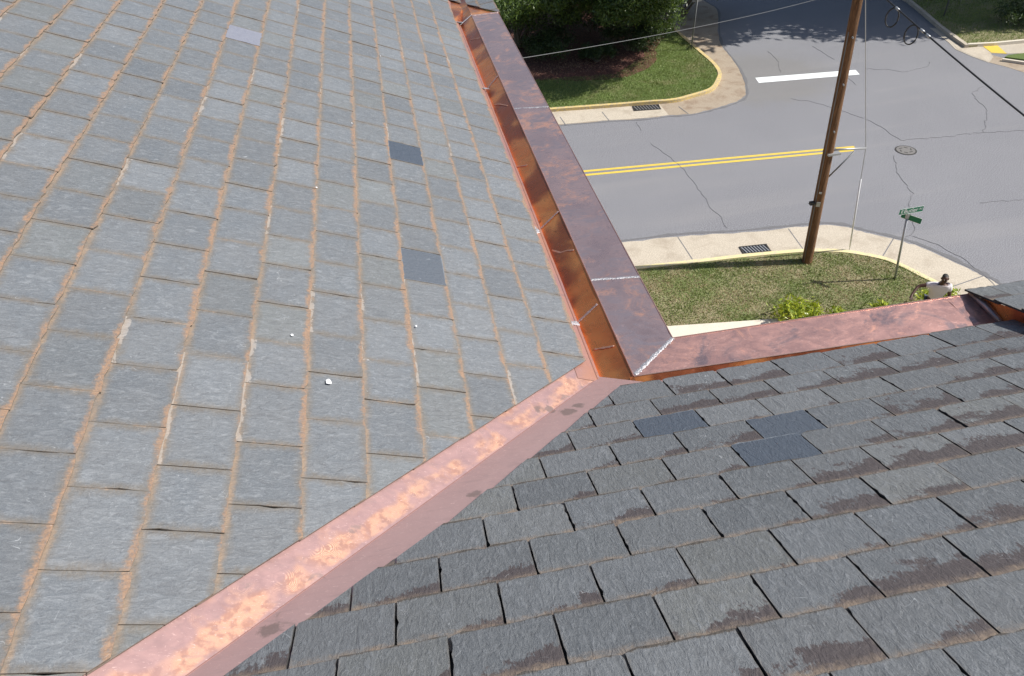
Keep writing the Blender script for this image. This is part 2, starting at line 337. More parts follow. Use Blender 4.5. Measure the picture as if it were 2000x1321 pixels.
M_WALK = conc('walk_concrete', (.40, .355, .29), (.52, .47, .39), (.35, .28, .22), .5)
q = NT('kerb_paint', .7); n_ = q.noise(12, 5, .7); q.col(q.mix(q.ramp(n_, .40, .64), (.66, .50, .19), (.42, .35, .25))); q.bump(n_, .2, .01); M_YK = q.m
q = NT('pale_kerb_paint', .7); n_ = q.noise(12, 5, .7); q.col(q.mix(q.ramp(n_, .42, .70), (.70, .61, .32), (.52, .47, .37))); q.bump(n_, .2, .01); M_YK2 = q.m
q = NT('yellow_line', .6); q.col(q.mix(q.ramp(q.noise(25, 5, .75), .45, .72, 0, .7), (.74, .53, .06), (.36, .33, .20))); M_YL = q.m
q = NT('white_line', .6); q.col(q.mix(q.ramp(q.noise(16, 5, .75), .5, .72, 0, .6), (.80, .84, .84), (.45, .45, .46))); M_WL = q.m
def grass_mat(name, a, b, dry, amount):
    q = NT(name, .75); n1 = q.noise(.55, 5, .62, None, .6); n2 = q.noise(7, 4, .7); n3 = q.noise(55, 3, .7)
    c = q.mix(n2, a, b); c = q.mix(q.ramp(q.math('ADD', n1, q.math('MULTIPLY', q.math('SUBTRACT', n2, .5), .35)), .56-amount*.2, .70-amount*.14), c, dry)
    c = q.mix(q.ramp(n3, .35, .7, 0., .4), c, tuple(x*.4 for x in a)); q.col(c); q.bump(n3, .5, .03); return q.m
M_GR = grass_mat('turf', (.13, .165, .045), (.19, .225, .08), (.31, .27, .16), .85)
M_GR2 = grass_mat('lush_turf', (.075, .125, .022), (.135, .195, .04), (.19, .18, .08), .3)
q = NT('mulch', .95); n_ = q.noise(14, 5, .75); q.col(q.mix(q.ramp(n_, .35, .7), (.055, .02, .015), (.20, .085, .06))); q.bump(n_, 1, .05); M_MUL = q.m
q = NT('soil', .95); q.col(q.mix(q.noise(3, 5), (.12, .10, .06), (.22, .17, .11))); M_SOIL = q.m
def wood():
    q = NT('pole_wood', .85); ve = q.noise(5, 5, .65, None, .6, (9, 9, .35)); v2 = q.noise(16, 4, .7, None, .3, (8, 8, .18))
    c = q.mix(q.ramp(ve, .32, .7), (.075, .034, .013), (.26, .135, .06)); c = q.mix(q.ramp(v2, .58, .72), c, (.03, .014, .008)); q.col(c); q.bump(v2, .8, .02); return q.m
M_WOOD = wood()
M_STEEL = flat('galvanised_steel', (.42, .43, .44), .45, .6); M_GREY = flat('grey_steel', (.20, .205, .21), .55, .4); M_BLK = flat('black_rubber', (.018, .018, .02), .45); M_IRON = flat('cast_iron', (.055, .052, .05), .7, .3); M_WHT = flat('white_plastic', (.75, .76, .78), .5)
M_GRN = flat('sign_green', (.0, .17, .085), .4, 0, .06); M_WHP = flat('sign_white', (.85, .86, .86), .4, 0, .03)
def leaf_mat(name, a, b, gloss=.35):
    q = NT(name, gloss); r_ = q.attr('tone')['Fac']; q.col(q.mix(r_, a, b)); q.set(**{'Specular_IOR_Level': .6})
    tr = q.n('ShaderNodeBsdfTranslucent'); q.l(q.mix(r_, tuple(x*1.2 for x in a), (b[0]*1.5, b[1]*1.5, b[2])), tr.inputs[0])
    mx = q.n('ShaderNodeMixShader'); mx.inputs[0].default_value = .22; q.l(q.b.outputs[0], mx.inputs[1]); q.l(tr.outputs[0], mx.inputs[2])
    q.l(mx.outputs[0], q.t.nodes['Material Output'].inputs[0]); return q.m
M_LEAF = leaf_mat('holly_leaf', (.030, .062, .014), (.135, .20, .038), .45); M_LEAF2 = leaf_mat('oak_leaf', (.025, .05, .015), (.07, .11, .03), .5); M_LEAFY = leaf_mat('shrub_leaf', (.16, .24, .018), (.46, .50, .05), .4)
M_BLADE = leaf_mat('grass_blade', (.14, .19, .045), (.27, .32, .11), .6); M_DRY = leaf_mat('dry_blade', (.24, .19, .11), (.50, .41, .25), .7); M_LIT = leaf_mat('dead_leaf', (.12, .06, .035), (.40, .27, .19), .7)
M_BARK = flat('pale_bark', (.20, .17, .13), .9, 0, .5, 14, .6)
M_SKIN = flat('skin', (.075, .035, .022), .5, 0, .1); M_HAIR = flat('hair', (.012, .010, .009), .6); M_TEE = flat('tee_cloth', (.66, .62, .63), .85, 0, .05); M_JEAN = flat('trouser_cloth', (.05, .055, .075), .9); M_EYE = flat('eye_white', (.6, .58, .55), .3); M_SHOE = flat('shoe_leather', (.05, .045, .04), .6)
q = NT('brick_wall', .9)
bt = q.n('ShaderNodeTexBrick'); bt.inputs['Scale'].default_value = 4; bt.inputs['Color1'].default_value = (.26, .12, .08, 1); bt.inputs['Color2'].default_value = (.20, .09, .065, 1); bt.inputs['Mortar'].default_value = (.4, .37, .33, 1)
mp = q.n('ShaderNodeCombineXYZ'); sx = q.sep(q.geo); q.l(q.math('ADD', sx[0], sx[1]), mp.inputs[0]); q.l(sx[2], mp.inputs[1]); q.l(mp.outputs[0], bt.inputs[0]); q.l(bt.outputs[0], q.b.inputs['Base Color']); M_BRICK = q.m

# ------------------------------------------------------------------ the setting: ground, street, islands
def structure(o): o['kind'] = 'structure'; return o
S = 900
ground = structure(mesh_obj('ground', [(-S, -S, -.10), (S, -S, -.10), (S, S, -.10), (-S, S, -.10)], [(0, 1, 2, 3)], M_SOIL))
mb = MB(); mb.prism([(-60, 12.2), (90, 12.2), (90, 27.4), (-60, 27.4)], -.08, 0.); mb.prism([(11.5, 27.4), (27.5, 27.4), (36, 90), (18, 90)], -.08, -.0005); mb.prism([(14.2, -40), (28, -40), (28, 12.2), (14.2, 12.2)], -.08, -.0008)
road = structure(mb.build('road', M_ASP))
g2 = lambda pts, z=0.: [at(x, y, z)[:2] for x, y in pts]
# near island: gutter pan, kerb, lawn
near_pan_out = g2([(1180, 478), (1214, 475), (1328, 462), (1432, 456), (1540, 446), (1600, 440), (1652, 444), (1680, 452), (1740, 466), (1800, 484), (1880, 520), (1920, 540), (1952, 558), (1990, 590), (2030, 640)])
near_curb = g2([(1180, 526), (1240, 520), (1360, 507), (1456, 496), (1560, 487), (1600, 486), (1652, 488), (1720, 500), (1760, 514), (1800, 534), (1832, 550), (1862, 570), (1895, 600), (1925, 640)], .12)
def ext(L, a, b):                           # straight runs before and after a traced edge
    a, b = np.array(a, float), np.array(b, float); return [lerp(a, L[0], k) for k in (0, .5, .8, .93)]+list(L)+[lerp(L[-1], b, k) for k in (.03, .1, .4, 1)]
lerp = lambda a, b, t: a+(b-a)*t
npo = ext(near_pan_out, (-30, near_pan_out[0][1]+.6), (15.6, -20)); nci = ext(near_curb, (-30, near_curb[0][1]+.6), (13.9, -20))
npo_s = smooth_line(npo, 5); nci_s = smooth_line(nci, 5)
mb = MB(); mb.prism(wob(npo_s, .03, 3)+[np.array(p) for p in nci_s[::-1]], -.05, .004)
pan = structure(mb.build('pavement', M_CON))
def joint_strips(parent, segs, w, z, mat=M_TAR):
    for a in segs:
        m_ = MB(); m_.strip(wob(g2(a), .01), w, z-.003, z, 0); m_.build('joint', mat, parent)
joint_strips(pan, [[(1324, 463), (1352, 507)], [(1540, 447), (1568, 487)], [(1746, 466), (1724, 500)], [(1920, 540), (1860, 560)]], .03, .006)
mb = MB(); mb.strip(nci_s, .15, -.02, .125, -.5)
kerb = structure(mb.build('kerb', M_YK2))
lawn_in = [p+np.array([0, -.15]) for p in nci_s]
mb = MB(); mb.prism([p-np.array([.02, .13]) for p in nci_s]+[np.array((12.0, -20)), np.array((-30, -20))], -.05, .10)
lawn = structure(mb.build('lawn', M_GR))
# far island
far_pan = g2([(1020, 251), (1090, 244.5), (1176, 237), (1262.7, 231.5), (1306, 226), (1349, 223), (1392, 213), (1432, 201), (1452, 190), (1456, 178.6), (1451.5, 154), (1436, 124), (1415, 97), (1406, 82), (1402, 60), (1400, 20)])
far_curb = g2([(1020, 219), (1075.7, 214), (1173.5, 207), (1262.7, 200), (1317, 195.6), (1349, 188), (1392, 174), (1406.5, 155), (1409, 141), (1398, 124), (1378, 106), (1357.6, 89)], .12)
fpo = ext(far_pan, (-40, 27.6), (16.5, 90)); fci = ext(far_curb, (-40, 28.6), (13.6, 60))
fpo_s = smooth_line(fpo, 5); fci_s = smooth_line(fci, 5)
mb = MB(); mb.prism(wob(fpo_s, .03, 5)+[np.array(p) for p in fci_s[::-1]], -.05, .0045)
pan2 = structure(mb.build('pavement', M_CON2))
mb = MB(); i0 = [i for i, p in enumerate(fpo_s) if p[0] < 10.6][-1]
fl = [np.array(p) for p in fpo_s[:i0]]; fc_ = [np.array(p) for p in fci_s if p[0] < 10.6 and p[1] < 29.5]
mb.prism(wob([p+np.array([0, .03]) for p in fl], .02, 8)+fc_[::-1], 0, .009)
structure(mb.build('pavement', M_CON))
joint_strips(pan2, [[(1176, 219), (1189, 236)], [(1326, 209), (1344, 223)], [(1094, 229), (1104, 244)]], .035, .012)
mb = MB(); mb.strip(fci_s, .16, -.02, .13, .5); structure(mb.build('kerb', M_YK))
mb = MB(); mb.prism([p+np.array([-.06, .1]) for p in fci_s]+[np.array((-40, 90))], -.05, .10); lawn2 = structure(mb.build('lawn', M_GR2))
bed = g2([(900, 168), (1010, 156), (1100, 158), (1180, 156), (1245, 143), (1280, 120), (1282, 98), (1300, 60), (1320, 0), (1330, -60), (800, -60), (800, 168)], .1)
mb = MB(); mb.prism(wob(smooth_line(bed[:9], 4), .08, 4)+bed[9:], .05, .115); structure(mb.build('mulch_bed', M_MUL))
# far right corner: lawn, kerbs, walk
rc = g2([(1775, 0), (1805, 24), (1836, 51), (1862, 70), (1889, 89)], .12)
rc2 = g2([(1889, 87), (1940, 84.5), (2000, 79), (2100, 72)], .12)
mb = MB(); mb.prism([np.array((30.5, 90))]+[np.array((26.8, 36.))]+rc+rc2[1:]+[np.array((60, 26.)), np.array((80, 90))], -.05, .10); lawn3 = structure(mb.build('lawn', M_GR))
mb = MB(); mb.strip([np.array((30.3, 90)), np.array((26.6, 36.2))]+rc, .18, -.02, .15, 0); structure(mb.build('kerb', M_CON))
mb = MB(); mb.strip(rc2, .14, -.02, .15, 0); structure(mb.build('kerb', M_SLAB))
mb = MB(); mb.prism(g2([(1815, 55), (1853, 84), (1866, 97), (1898, 111), (1931, 123), (1940, 112), (1935, 105), (1960, 106), (2100, 102), (2100, 78), (1890, 90), (1836, 56)]), -.05, .012); structure(mb.build('pavement', M_WALK))
mb = MB(); mb.prism(g2([(1862, 88), (1872, 98), (1898, 109), (1929, 121), (1936, 106), (1912, 92)]), 0, .017); structure(mb.build('pavement', M_CON))
mb = MB(); mb.prism(wob(g2([(1930, 122), (1965, 131), (2000, 142), (2120, 170), (2120, 140), (2000, 122), (1955, 113), (1938, 108)]), .02), -.05, .0075); structure(mb.build('pavement', M_CON2))
mb = MB(); mb.prism(g2([(1968, 110), (2000, 106.5), (2120, 100), (2120, 132), (2000, 119), (1962, 114)]), -.05, .06); lawn4 = structure(mb.build('lawn', M_GR2))
mb = MB(); mb.strip(g2([(1958, 115), (2000, 121), (2120, 136)], .1), .12, -.02, .11, 0); structure(mb.build('kerb', M_SLAB))
pad = MB(); pad.prism(g2([(1917, 89.5), (1936, 104), (1966, 106), (1947, 89)]), .0, .022); pad.build('warning_pad', M_YL, pan2)
# worn asphalt patch, grime along the pans, markings, cracks, manhole
def onroad(name, pts, mat, z=.004):
    m_ = MB(); m_.prism(pts, z-.003, z); return m_.build(name, mat, road)
mb = MB(); mb.strip([p+np.array([.06, .10]) for p in npo_s[2:-6]], [.07+.14*rng.random()**2 for _ in npo_s[2:-6]], .0, .0055, .2); mb.build('grime_strip', M_GRIME, road)
mb = MB(); mb.strip([p+np.array([.03, -.08]) for p in fpo_s[2:-4]], [.05+.10*rng.random()**2 for _ in fpo_s[2:-4]], .0, .0062, -.2); mb.build('grime_strip', M_GRIME, road)
ya, yb = g2([(1140.4, 333.6), (1609, 291.2)]), g2([(1143.3, 343.7), (1609, 300.6)])
for (a, b), tr in ((ya, -.05), (yb, .05)):
    t = b-a; t /= np.linalg.norm(t); nn = np.array([-t[1], t[0]])
    A_ = a-t*30+nn*tr; B_ = b+t*1.1+nn*tr
    m_ = MB(); m_.strip([A_, B_], .125, .001, .0048, 0); m_.build('lane_line', M_YL, road)
onroad('stop_line', g2([(1475, 152.5), (1671, 137), (1679, 146), (1482, 162.5)]), M_WL, .007)
def crack(pts, w=.028):
    w *= .46
    P = g2(pts); Q = []
    r_ = random.Random(len(pts)*7+int(pts[0][0]))
    for i in range(len(P)-1):
        n_ = max(2, int(np.linalg.norm(P[i+1]-P[i])/.16))
        for k in range(n_): Q.append(P[i]+(P[i+1]-P[i])*k/n_+np.array([r_.uniform(-.035, .035), r_.uniform(-.06, .06)]))
    Q.append(P[-1]); m_ = MB(); m_.strip(Q, [w*r_.uniform(.5, 1.5) for _ in Q], .001, .0085, 0); m_.build('crack', M_TAR, road)
c2 = lambda L: [(1400+x/3.303, y/3.303) for x, y in L]
crack(c2([(960, 770), (1060, 820), (1180, 905), (1300, 900), (1500, 880), (1720, 855), (1982, 845)]), .04)
crack(c2([(1720, 855), (1745, 740), (1730, 690), (1680, 650), (1640, 600), (1690, 575), (1720, 560)]))
crack([(1746.6, 306), (1751, 336), (1766, 357), (1783, 378), (1776, 400), (1781, 430), (1788, 452), (1770, 462), (1748, 466)], .035)
crack(c2([(960, 445), (1100, 450), (1200, 465), (1360, 435), (1370, 400)]), .025)
crack(c2([(480, 640), (600, 655), (740, 695), (950, 765)]), .025)
crack([(1378, 388), (1392, 412), (1408, 424), (1420, 446)], .03)
crack([(1271, 282), (1309, 308), (1332, 328), (1345, 345), (1372, 380), (1378, 388)], .028)
crack([(1242, 240), (1250, 248), (1252, 256)], .03)
crack([(1785, 462), (1830, 478), (1880, 505), (1930, 545), (1960, 575)], .045)
crack(c2([(1700, 1310), (1850, 1300), (1982, 1285)]), .03)
crack(c2([(840, 495), (880, 530), (895, 550)]), .025); crack(c2([(620, 300), (700, 350), (760, 385)]), .022); crack(c2([(330, 330), (400, 400), (410, 470)]), .02)
mc = at(1769, 294); mh = empty('manhole_cover', mc, 'round iron manhole cover set in the crossing street', 'manhole cover')
m_ = MB(); ring = [(mc[0]+.36*math.cos(a), mc[1]+.36*math.sin(a)) for a in np.linspace(0, 2*math.pi, 28)[:-1]]; m_.prism(ring, 0, .009); m_.build('rim', M_IRON, mh)
m_ = MB(); m_.prism([(mc[0]+.31*math.cos(a), mc[1]+.31*math.sin(a)) for a in np.linspace(0, 2*math.pi, 28)[:-1]], .009, .013); m_.build('lid', M_ASP2, mh)
for a in np.linspace(0, 2*math.pi, 7)[:-1]:
    m_ = MB(); m_.box((mc[0]+.19*math.cos(a), mc[1]+.19*math.sin(a), .0155), (.13, .035, .005), a+1.2); m_.build('raised_mark', M_IRON, mh)
def grate(c, wx, wy, rz, label, throat):
    t = empty('drain_grate', (c[0], c[1], .02), label, 'drain grate', 'street drain grates')
    fr = MB(); fr.box((c[0], c[1], .012), (wx, wy, .012), rz); f_ = fr.build('pit', M_BLK, t)
    ca, sa = math.cos(rz), math.sin(rz); W = lambda u, v, z: (c[0]+u*ca-v*sa, c[1]+u*sa+v*ca, z)
    fm = MB()
    for s in (-1, 1): fm.box(W(0, s*wy/2, .022), (wx+.05, .04, .02), rz); fm.box(W(s*wx/2, 0, .022), (.04, wy-.04, .02), rz)
    fm.build('frame', M_IRON, t)
    k = 8
    for i in range(k):
        b_ = MB(); b_.box(W(-wx/2+wx*(i+.8)/(k+.6), 0, .022), (.035, wy-.05, .018), rz+.25); b_.build('bar', M_STEEL, t)
    if throat:
        tm = MB(); tm.box(W(0, wy/2+.10, .075), (wx*.98, .02, .11), rz); tm.build('throat', M_BLK, t)
p1, p2 = at(1446, 491), at(1503, 485); cpt = (p1+p2)/2; grate(cpt+np.array([0, .0, 0]), .80, .36, math.atan2(p2[1]-p1[1], p2[0]-p1[0]), 'black slotted drain grate in the concrete beside the pole lawn', False)
p1, p2 = at(1241, 213), at(1284, 210); cpt = (p1+p2)/2; grate(cpt, 1.05, .42, math.atan2(p2[1]-p1[1], p2[0]-p1[0]), 'black drain grate with open throat under the yellow kerb', True)

# ------------------------------------------------------------------ the slate-roofed building
bld = empty('building', (2.5, 0, 0), 'slate roofed building with copper gutters and a copper valley between two slopes', 'building')
cA, sA, cB, sB = math.cos(PA), math.sin(PA), math.cos(PB), math.sin(PB)
NA, NB = np.array([sA, 0, cA]), np.array([0, sB, cB])
def PAt(s, t, off=0.): x = s*cA; return np.array([x, t, H+(CA-x*sA)/cA])+NA*off
def PBt(s, t, off=0.): y = s*cB; return np.array([t, y, H+(CB-y*sB)/cB])+NB*off
def prA(px, py): d = ray(px, py); p = d*(CA/(NA@d)); return p[0]/cA, p[1]
def prB(px, py): d = ray(px, py); p = d*(CB/(NB@d)); return p[1]/cB, p[0]
def clip(poly, a, b, c):                    # keep a*s+b*t<=c
    out = []
    for i in range(len(poly)):
        p, q_ = poly[i], poly[(i+1) % len(poly)]; fp, fq = a*p[0]+b*p[1]-c, a*q_[0]+b*q_[1]-c
        if fp <= 0: out.append(p)
        if (fp < 0) != (fq < 0): k = fp/(fp-fq); out.append((p[0]+k*(q_[0]-p[0]), p[1]+k*(q_[1]-p[1])))
    return out
def halfplane(p, q_, inside):
    a, b = q_[1]-p[1], -(q_[0]-p[0]); c = a*p[0]+b*p[1]
    return (a, b, c) if a*inside[0]+b*inside[1] <= c else (-a, -b, -c)
cutA = [prA(165, 1321), prA(1138, 710)]; cutB = [prB(300, 1415), prB(440, 1321), prB(870, 1028), prB(1060, 880), prB(1238, 738)]
hpA = halfplane(cutA[0], cutA[1], (-2, 5)); 
def hpB(t):                                 # the run of the cut nearest a slate at t
    for a, b in zip(cutB, cutB[1:]):
        if t < b[1]: break
    return halfplane(a, b, (.9, 1.9))
class Slates:                               # gathers slates, each as a mesh of its own or joined
    def __init__(s): s.items = []
    def add(s, fn, s0, s1, t0, t1, clips, r, thick=.008, fresh=0., base=.004, rise=.010, lap=.05, gap=.002, n_=(7, 6), rough=.0016):
        dz = r.uniform(-.0013, .0013); dt = r.uniform(-.0035, .0035); ds = r.uniform(-.004, .004); tw = r.uniform(-.0024, .0024)
        if r.random() < .08: dz += .003
        sb_ = s1+ds; L = sb_-(s0-lap); a, b = t0+gap, t1-gap
        pl = []
        J = lambda k=1.: r.gauss(0, rough)*k
        for i in range(n_[0]): u = i/n_[0]; pl.append((sb_+J(1.3)-(r.random()**4)*.007, a+(b-a)*u+dt*0+(J() if 0 < i else 0)))   # along the butt
        ch = lambda k: (r.uniform(.002, .006) if r.random() < .07 else 0.)+abs(r.gauss(0, rough*.3))
        for i in range(n_[1]): u = i/n_[1]; pl.append((sb_-L*u, b-(ch(i) if i else 0)))
        pl.append((s0-lap, b)); pl.append((s0-lap, a))
        for i in range(1, n_[1]): u = i/n_[1]; pl.append((s0-lap+L*u, a+ch(i)))
        for j in (0, n_[0]):                # nibbled corners
            if r.random() < .35: x_ = pl[j]; pl[j] = (x_[0]-r.uniform(.003, .010), x_[1]+(1 if j == 0 else -1)*r.uniform(.002, .007))
        for c in clips:
            pl = clip(pl, *c)
            if len(pl) < 3: return None
        ar = .5*abs(sum(pl[i][0]*pl[(i+1) % len(pl)][1]-pl[(i+1) % len(pl)][0]*pl[i][1] for i in range(len(pl))))
        if ar < .0012: return None
        E_ = s1-s0; off = lambda sv, tv: base+dz+rise*(sv-s0)/E_+tw*((tv-t0)/(t1-t0)-.5)
        top = [fn(p[0], p[1], off(*p)) for p in pl]; bot = [fn(p[0], p[1], off(*p)-thick) for p in pl]
        n = len(pl); seed = (r.random(), r.random(), r.random(), t1-t0)
        uv = [(s1-p[0], p[1]-t0, p[0]-s0) for p in pl]
        nn = np.cross(np.array(top[1])-top[0], np.array(top[-1])-top[0])
        order = list(range(n)) if nn[2] > 0 else list(range(n))[::-1]
        F = [tuple(order)]+[((i, j, n+j, n+i) if nn[2] < 0 else (j, i, n+i, n+j)) for i, j in ((i, (i+1) % n) for i in range(n))]
        cen = fn((max(s0, min(p[0] for p in pl))+max(p[0] for p in pl))/2, (t0+t1)/2, 0)
        x, y, d = proj(cen); inside = -130 < x < 2130 and -110 < y < 1430
        P2 = [proj(fn(max(p[0], s0), p[1], 0)) for p in pl]
        vis = [(min(2000, max(0, a_[0])), min(1321, max(0, a_[1]))) for a_ in P2]
        area = .5*abs(sum(vis[i][0]*vis[(i+1) % n][1]-vis[(i+1) % n][0]*vis[i][1] for i in range(n)))
        it = dict(v=top+bot, f=F, uv=uv*2, seed=seed, fresh=fresh, area=area if d > 0 else 0, c=cen, inside=inside, quad=(s0, s1, t0, t1))
        s.items.append(it); return it
def slate_object(items, name, mats, parent, label=None):
    V = []; F = []; UV = []; SD = []; FR = []; MI = []
    for it in items:
        k = len(V); V += [v3(p) for p in it['v']]; F += [[i+k for i in f] for f in it['f']]; UV += it['uv']; SD += [it['seed']]*len(it['v']); FR += [it['fresh']]*len(it['v']); MI += [0]+[1]*(len(it['f'])-1)
    me = bpy.data.meshes.new(name); me.from_pydata(V, [], F)
    a = me.attributes.new('slate_uv', 'FLOAT_VECTOR', 'POINT'); a.data.foreach_set('vector', np.array(UV, np.float32).ravel())
    a = me.attributes.new('seed', 'FLOAT_COLOR', 'POINT'); a.data.foreach_set('color', np.array(SD, np.float32).ravel())
    a = me.attributes.new('fresh', 'FLOAT', 'POINT'); a.data.foreach_set('value', np.array(FR, np.float32))
    for m_ in mats: me.materials.append(m_)
    me.polygons.foreach_set('material_index', MI); me.update()
    o = bpy.data.objects.new(name, me); C.objects.link(o); put2(o, parent)
    if label: o['label'] = label
    return o
def put2(o, parent):                        # vertices are in place coordinates: undo the offset of the whole chain
    o.parent = parent; l = Vector((0, 0, 0)); p = parent
    while p is not None: l += Vector(p.location)+(p.matrix_parent_inverse.to_translation() if p.parent else Vector((0, 0, 0))); p = p.parent
    o.matrix_parent_inverse = Matrix.Translation(-l)
put = put2
# decks under the slates
val_n = np.cross(NA, NB)
def crease(x, off=0.):                      # the valley line: on both planes
    z = (CA+off-x*sA)/cA; y = (CB+off-z*cB)/sB; return np.array([x, y, H+z])
k0, k1 = crease(-3.2, -.022), crease(.76, -.022)
deckA = mesh_obj('roof_slope', [k0, k1, PAt(.835, 10.0, -.02), PAt(.835, 14, -.02), PAt(-7, 14, -.02), PAt(-7, k0[1], -.02)], [(0, 1, 2, 3, 4, 5)], M_DECK, bld)
kb = crease(-3.2, -.022)
deckB = mesh_obj('roof_slope', [PBt(-4.5, -3.2, -.02), PBt(-4.5, 9, -.02), PBt(2.70, 9, -.02), PBt(2.70, .95, -.02), k1, kb], [(0, 1, 2, 3, 4, 5)], M_DECK, bld)
SLA, SLB = Slates(), Slates()
newA = [prA(793, 312), prA(827, 528)]; paleA = [prA(476, 84)]; newB = [prB(1295, 826), prB(1535, 832), prB(1523, 880)]
inq = lambda pts, q_: any(q_[0] <= p[0] < q_[1] and q_[2] <= p[1] < q_[3] for p in pts)
d_ = ray(878, 0); e1 = CAM+d_*(CA/(NA@d_)); sTAIL = e1[0]/cA      # where the roof tail beyond the gutter end begins
r = random.Random(11); EA = .2435
for k in range(-12, 7):
    s0 = -.632+EA*k; s1 = s0+EA if k < 5 else (.858 if k == 5 else None)
    if s1 is None: continue
    ph = 1.766 if k % 2 == 0 else 1.633; wd = .2872; t = ph-14*wd; js = []
    while t < 13.6: js.append(t+r.gauss(0, .010)); t += wd
    for t0, t1 in zip(js, js[1:]):
        fr = 1. if inq(newA, (s0, s1, t0, t1)) else (-1. if inq(paleA, (s0, s1, t0, t1)) else 0.)
        SLA.add(PAt, s0, s1, t0, t1, [hpA]+([(1, 0, sTAIL)] if t1 > e1[1] and s1 > .64 else []), r, fresh=fr, gap=.0009, thick=.0065)
r = random.Random(5); EB = .2005
for k in range(-6, 10):
    s0 = .872+EB*k; s1 = s0+EB
    if k == 9: s1 = 2.716
    if k == 8: s1 = 2.4765+EB
    if k == 9 and s1-s0 < .05: continue
    ph = -.10 if k % 2 == 0 else -.25; wd = .298; t = ph-14*wd; js = []
    while t < 7.6: js.append(t+r.gauss(0, .009)); t += wd
    if k == 8: s1 = 2.716
    if k == 9: continue
    for t0, t1 in zip(js, js[1:]):
        fr = 1. if inq(newB, (s0, s1, t0, t1)) else 0.
        SLB.add(PBt, s0, s1, t0, t1, [hpB((t0+t1)/2)], r, fresh=fr, gap=.0030, thick=.010, rise=.012, rough=.0019, n_=(8, 13))
# roof tails beyond the gutter ends (plane through the two rake points seen)
e2 = aty(976.5, 25, 8.75); eg = e2-e1                            # e1: where the tail leaves the main slope
dD = eg-np.array([0, eg[1], 0]); lenD = np.linalg.norm(dD); dD /= lenD; nD = np.cross(dD, [0, 1, 0]); nD = nD if nD[2] > 0 else -nD
PDt = lambda s, t, off=0.: e2+dD*s+np.array([0, t-8.75, 0])+nD*off
hpD = halfplane((-lenD, e1[1]-.03), (0, 8.72), (-.2, 12.))
f1, f2 = atx(1893, 571, 3.08), atx(2000, 607, 3.08); dC = (f1-f2)/np.linalg.norm(f1-f2); nC = np.cross([1, 0, 0], dC); nC = nC if nC[2] > 0 else -nC; lenC = np.linalg.norm(f1-f2)
PCt = lambda s, t, off=0.: f1+dC*s+np.array([t-3.08, 0, 0])+nC*off
r = random.Random(21)
for k in range(-5, 0):
    t = 8.72-(.14 if k % 2 else 0)
    while t < 13.6: SLA.add(PDt, k*.2+0., (k+1)*.2, max(t, 8.66), t+.287, [(-1, 0, lenD+.02), hpD], r, base=.006); t += .287
for k in range(-5, 0):
    t = 3.05-(.15 if k % 2 else 0)
    while t < 7.6: SLB.add(PCt, k*.2, (k+1)*.2, max(t, 3.05), t+.298, [], r, base=.010, thick=.011); t += .298
allv = [(it, 'A') for it in SLA.items if it['inside'] and it['area'] > 0]+[(it, 'B') for it in SLB.items if it['inside'] and it['area'] > 0]
allv.sort(key=lambda e: -e[0]['area']); own = set(id(e[0]) for e in allv[:298])
for sl_, mats, deck in ((SLA, (M_SA, M_EDGE), deckA), (SLB, (M_SB, M_EDGEB), deckB)):
    rest = []
    for it in sl_.items:
        if id(it) in own: slate_object([it], 'slate', mats, deck, {1.: 'new dark blue replacement slate', -1.: 'pale shiny lavender slate'}.get(it['fresh']))
        elif it['c'][2] > 5: rest.append(it)
    if rest: o = slate_object(rest, 'slate', mats, deck); o['kind'] = 'stuff'
# valley flashing: two copper leaves folded at the crease
vm = MB(); br = []
off = -.008
def vstrip(fn, side):
    n = 26
    for i in range(n):
        pass
xs = np.linspace(-1.6, .835, 30); crs = [crease(x, off) for x in xs]
Aside = []; Bside = []
for c in crs:
    s, t = c[0]/cA, c[1]; Aside.append(PAt(s-.17*.72, t+.17*.70, off+.0)); Bside.append(PBt(c[1]/cB-.30*.70, c[0]+.30*.74, off))
n = len(xs)
V = [*Aside, *crs, *crs, *Bside]; F = [(i, n+i, n+i+1, i+1) for i in range(n-1)]+[(2*n+i, 3*n+i, 3*n+i+1, 2*n+i+1) for i in range(n-1)]
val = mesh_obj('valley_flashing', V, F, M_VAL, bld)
a = val.data.attributes.new('brush_and_lift', 'FLOAT', 'POINT'); a.data.foreach_set('value', np.array([.15]*n+[1.]*n+[0.]*n+[0.]*n, np.float32))
m_ = MB(); m_.tube([c+np.array([0, 0, .0002]) for c in crs], .0022, 6); m_.build('fold', M_FOLD, val)
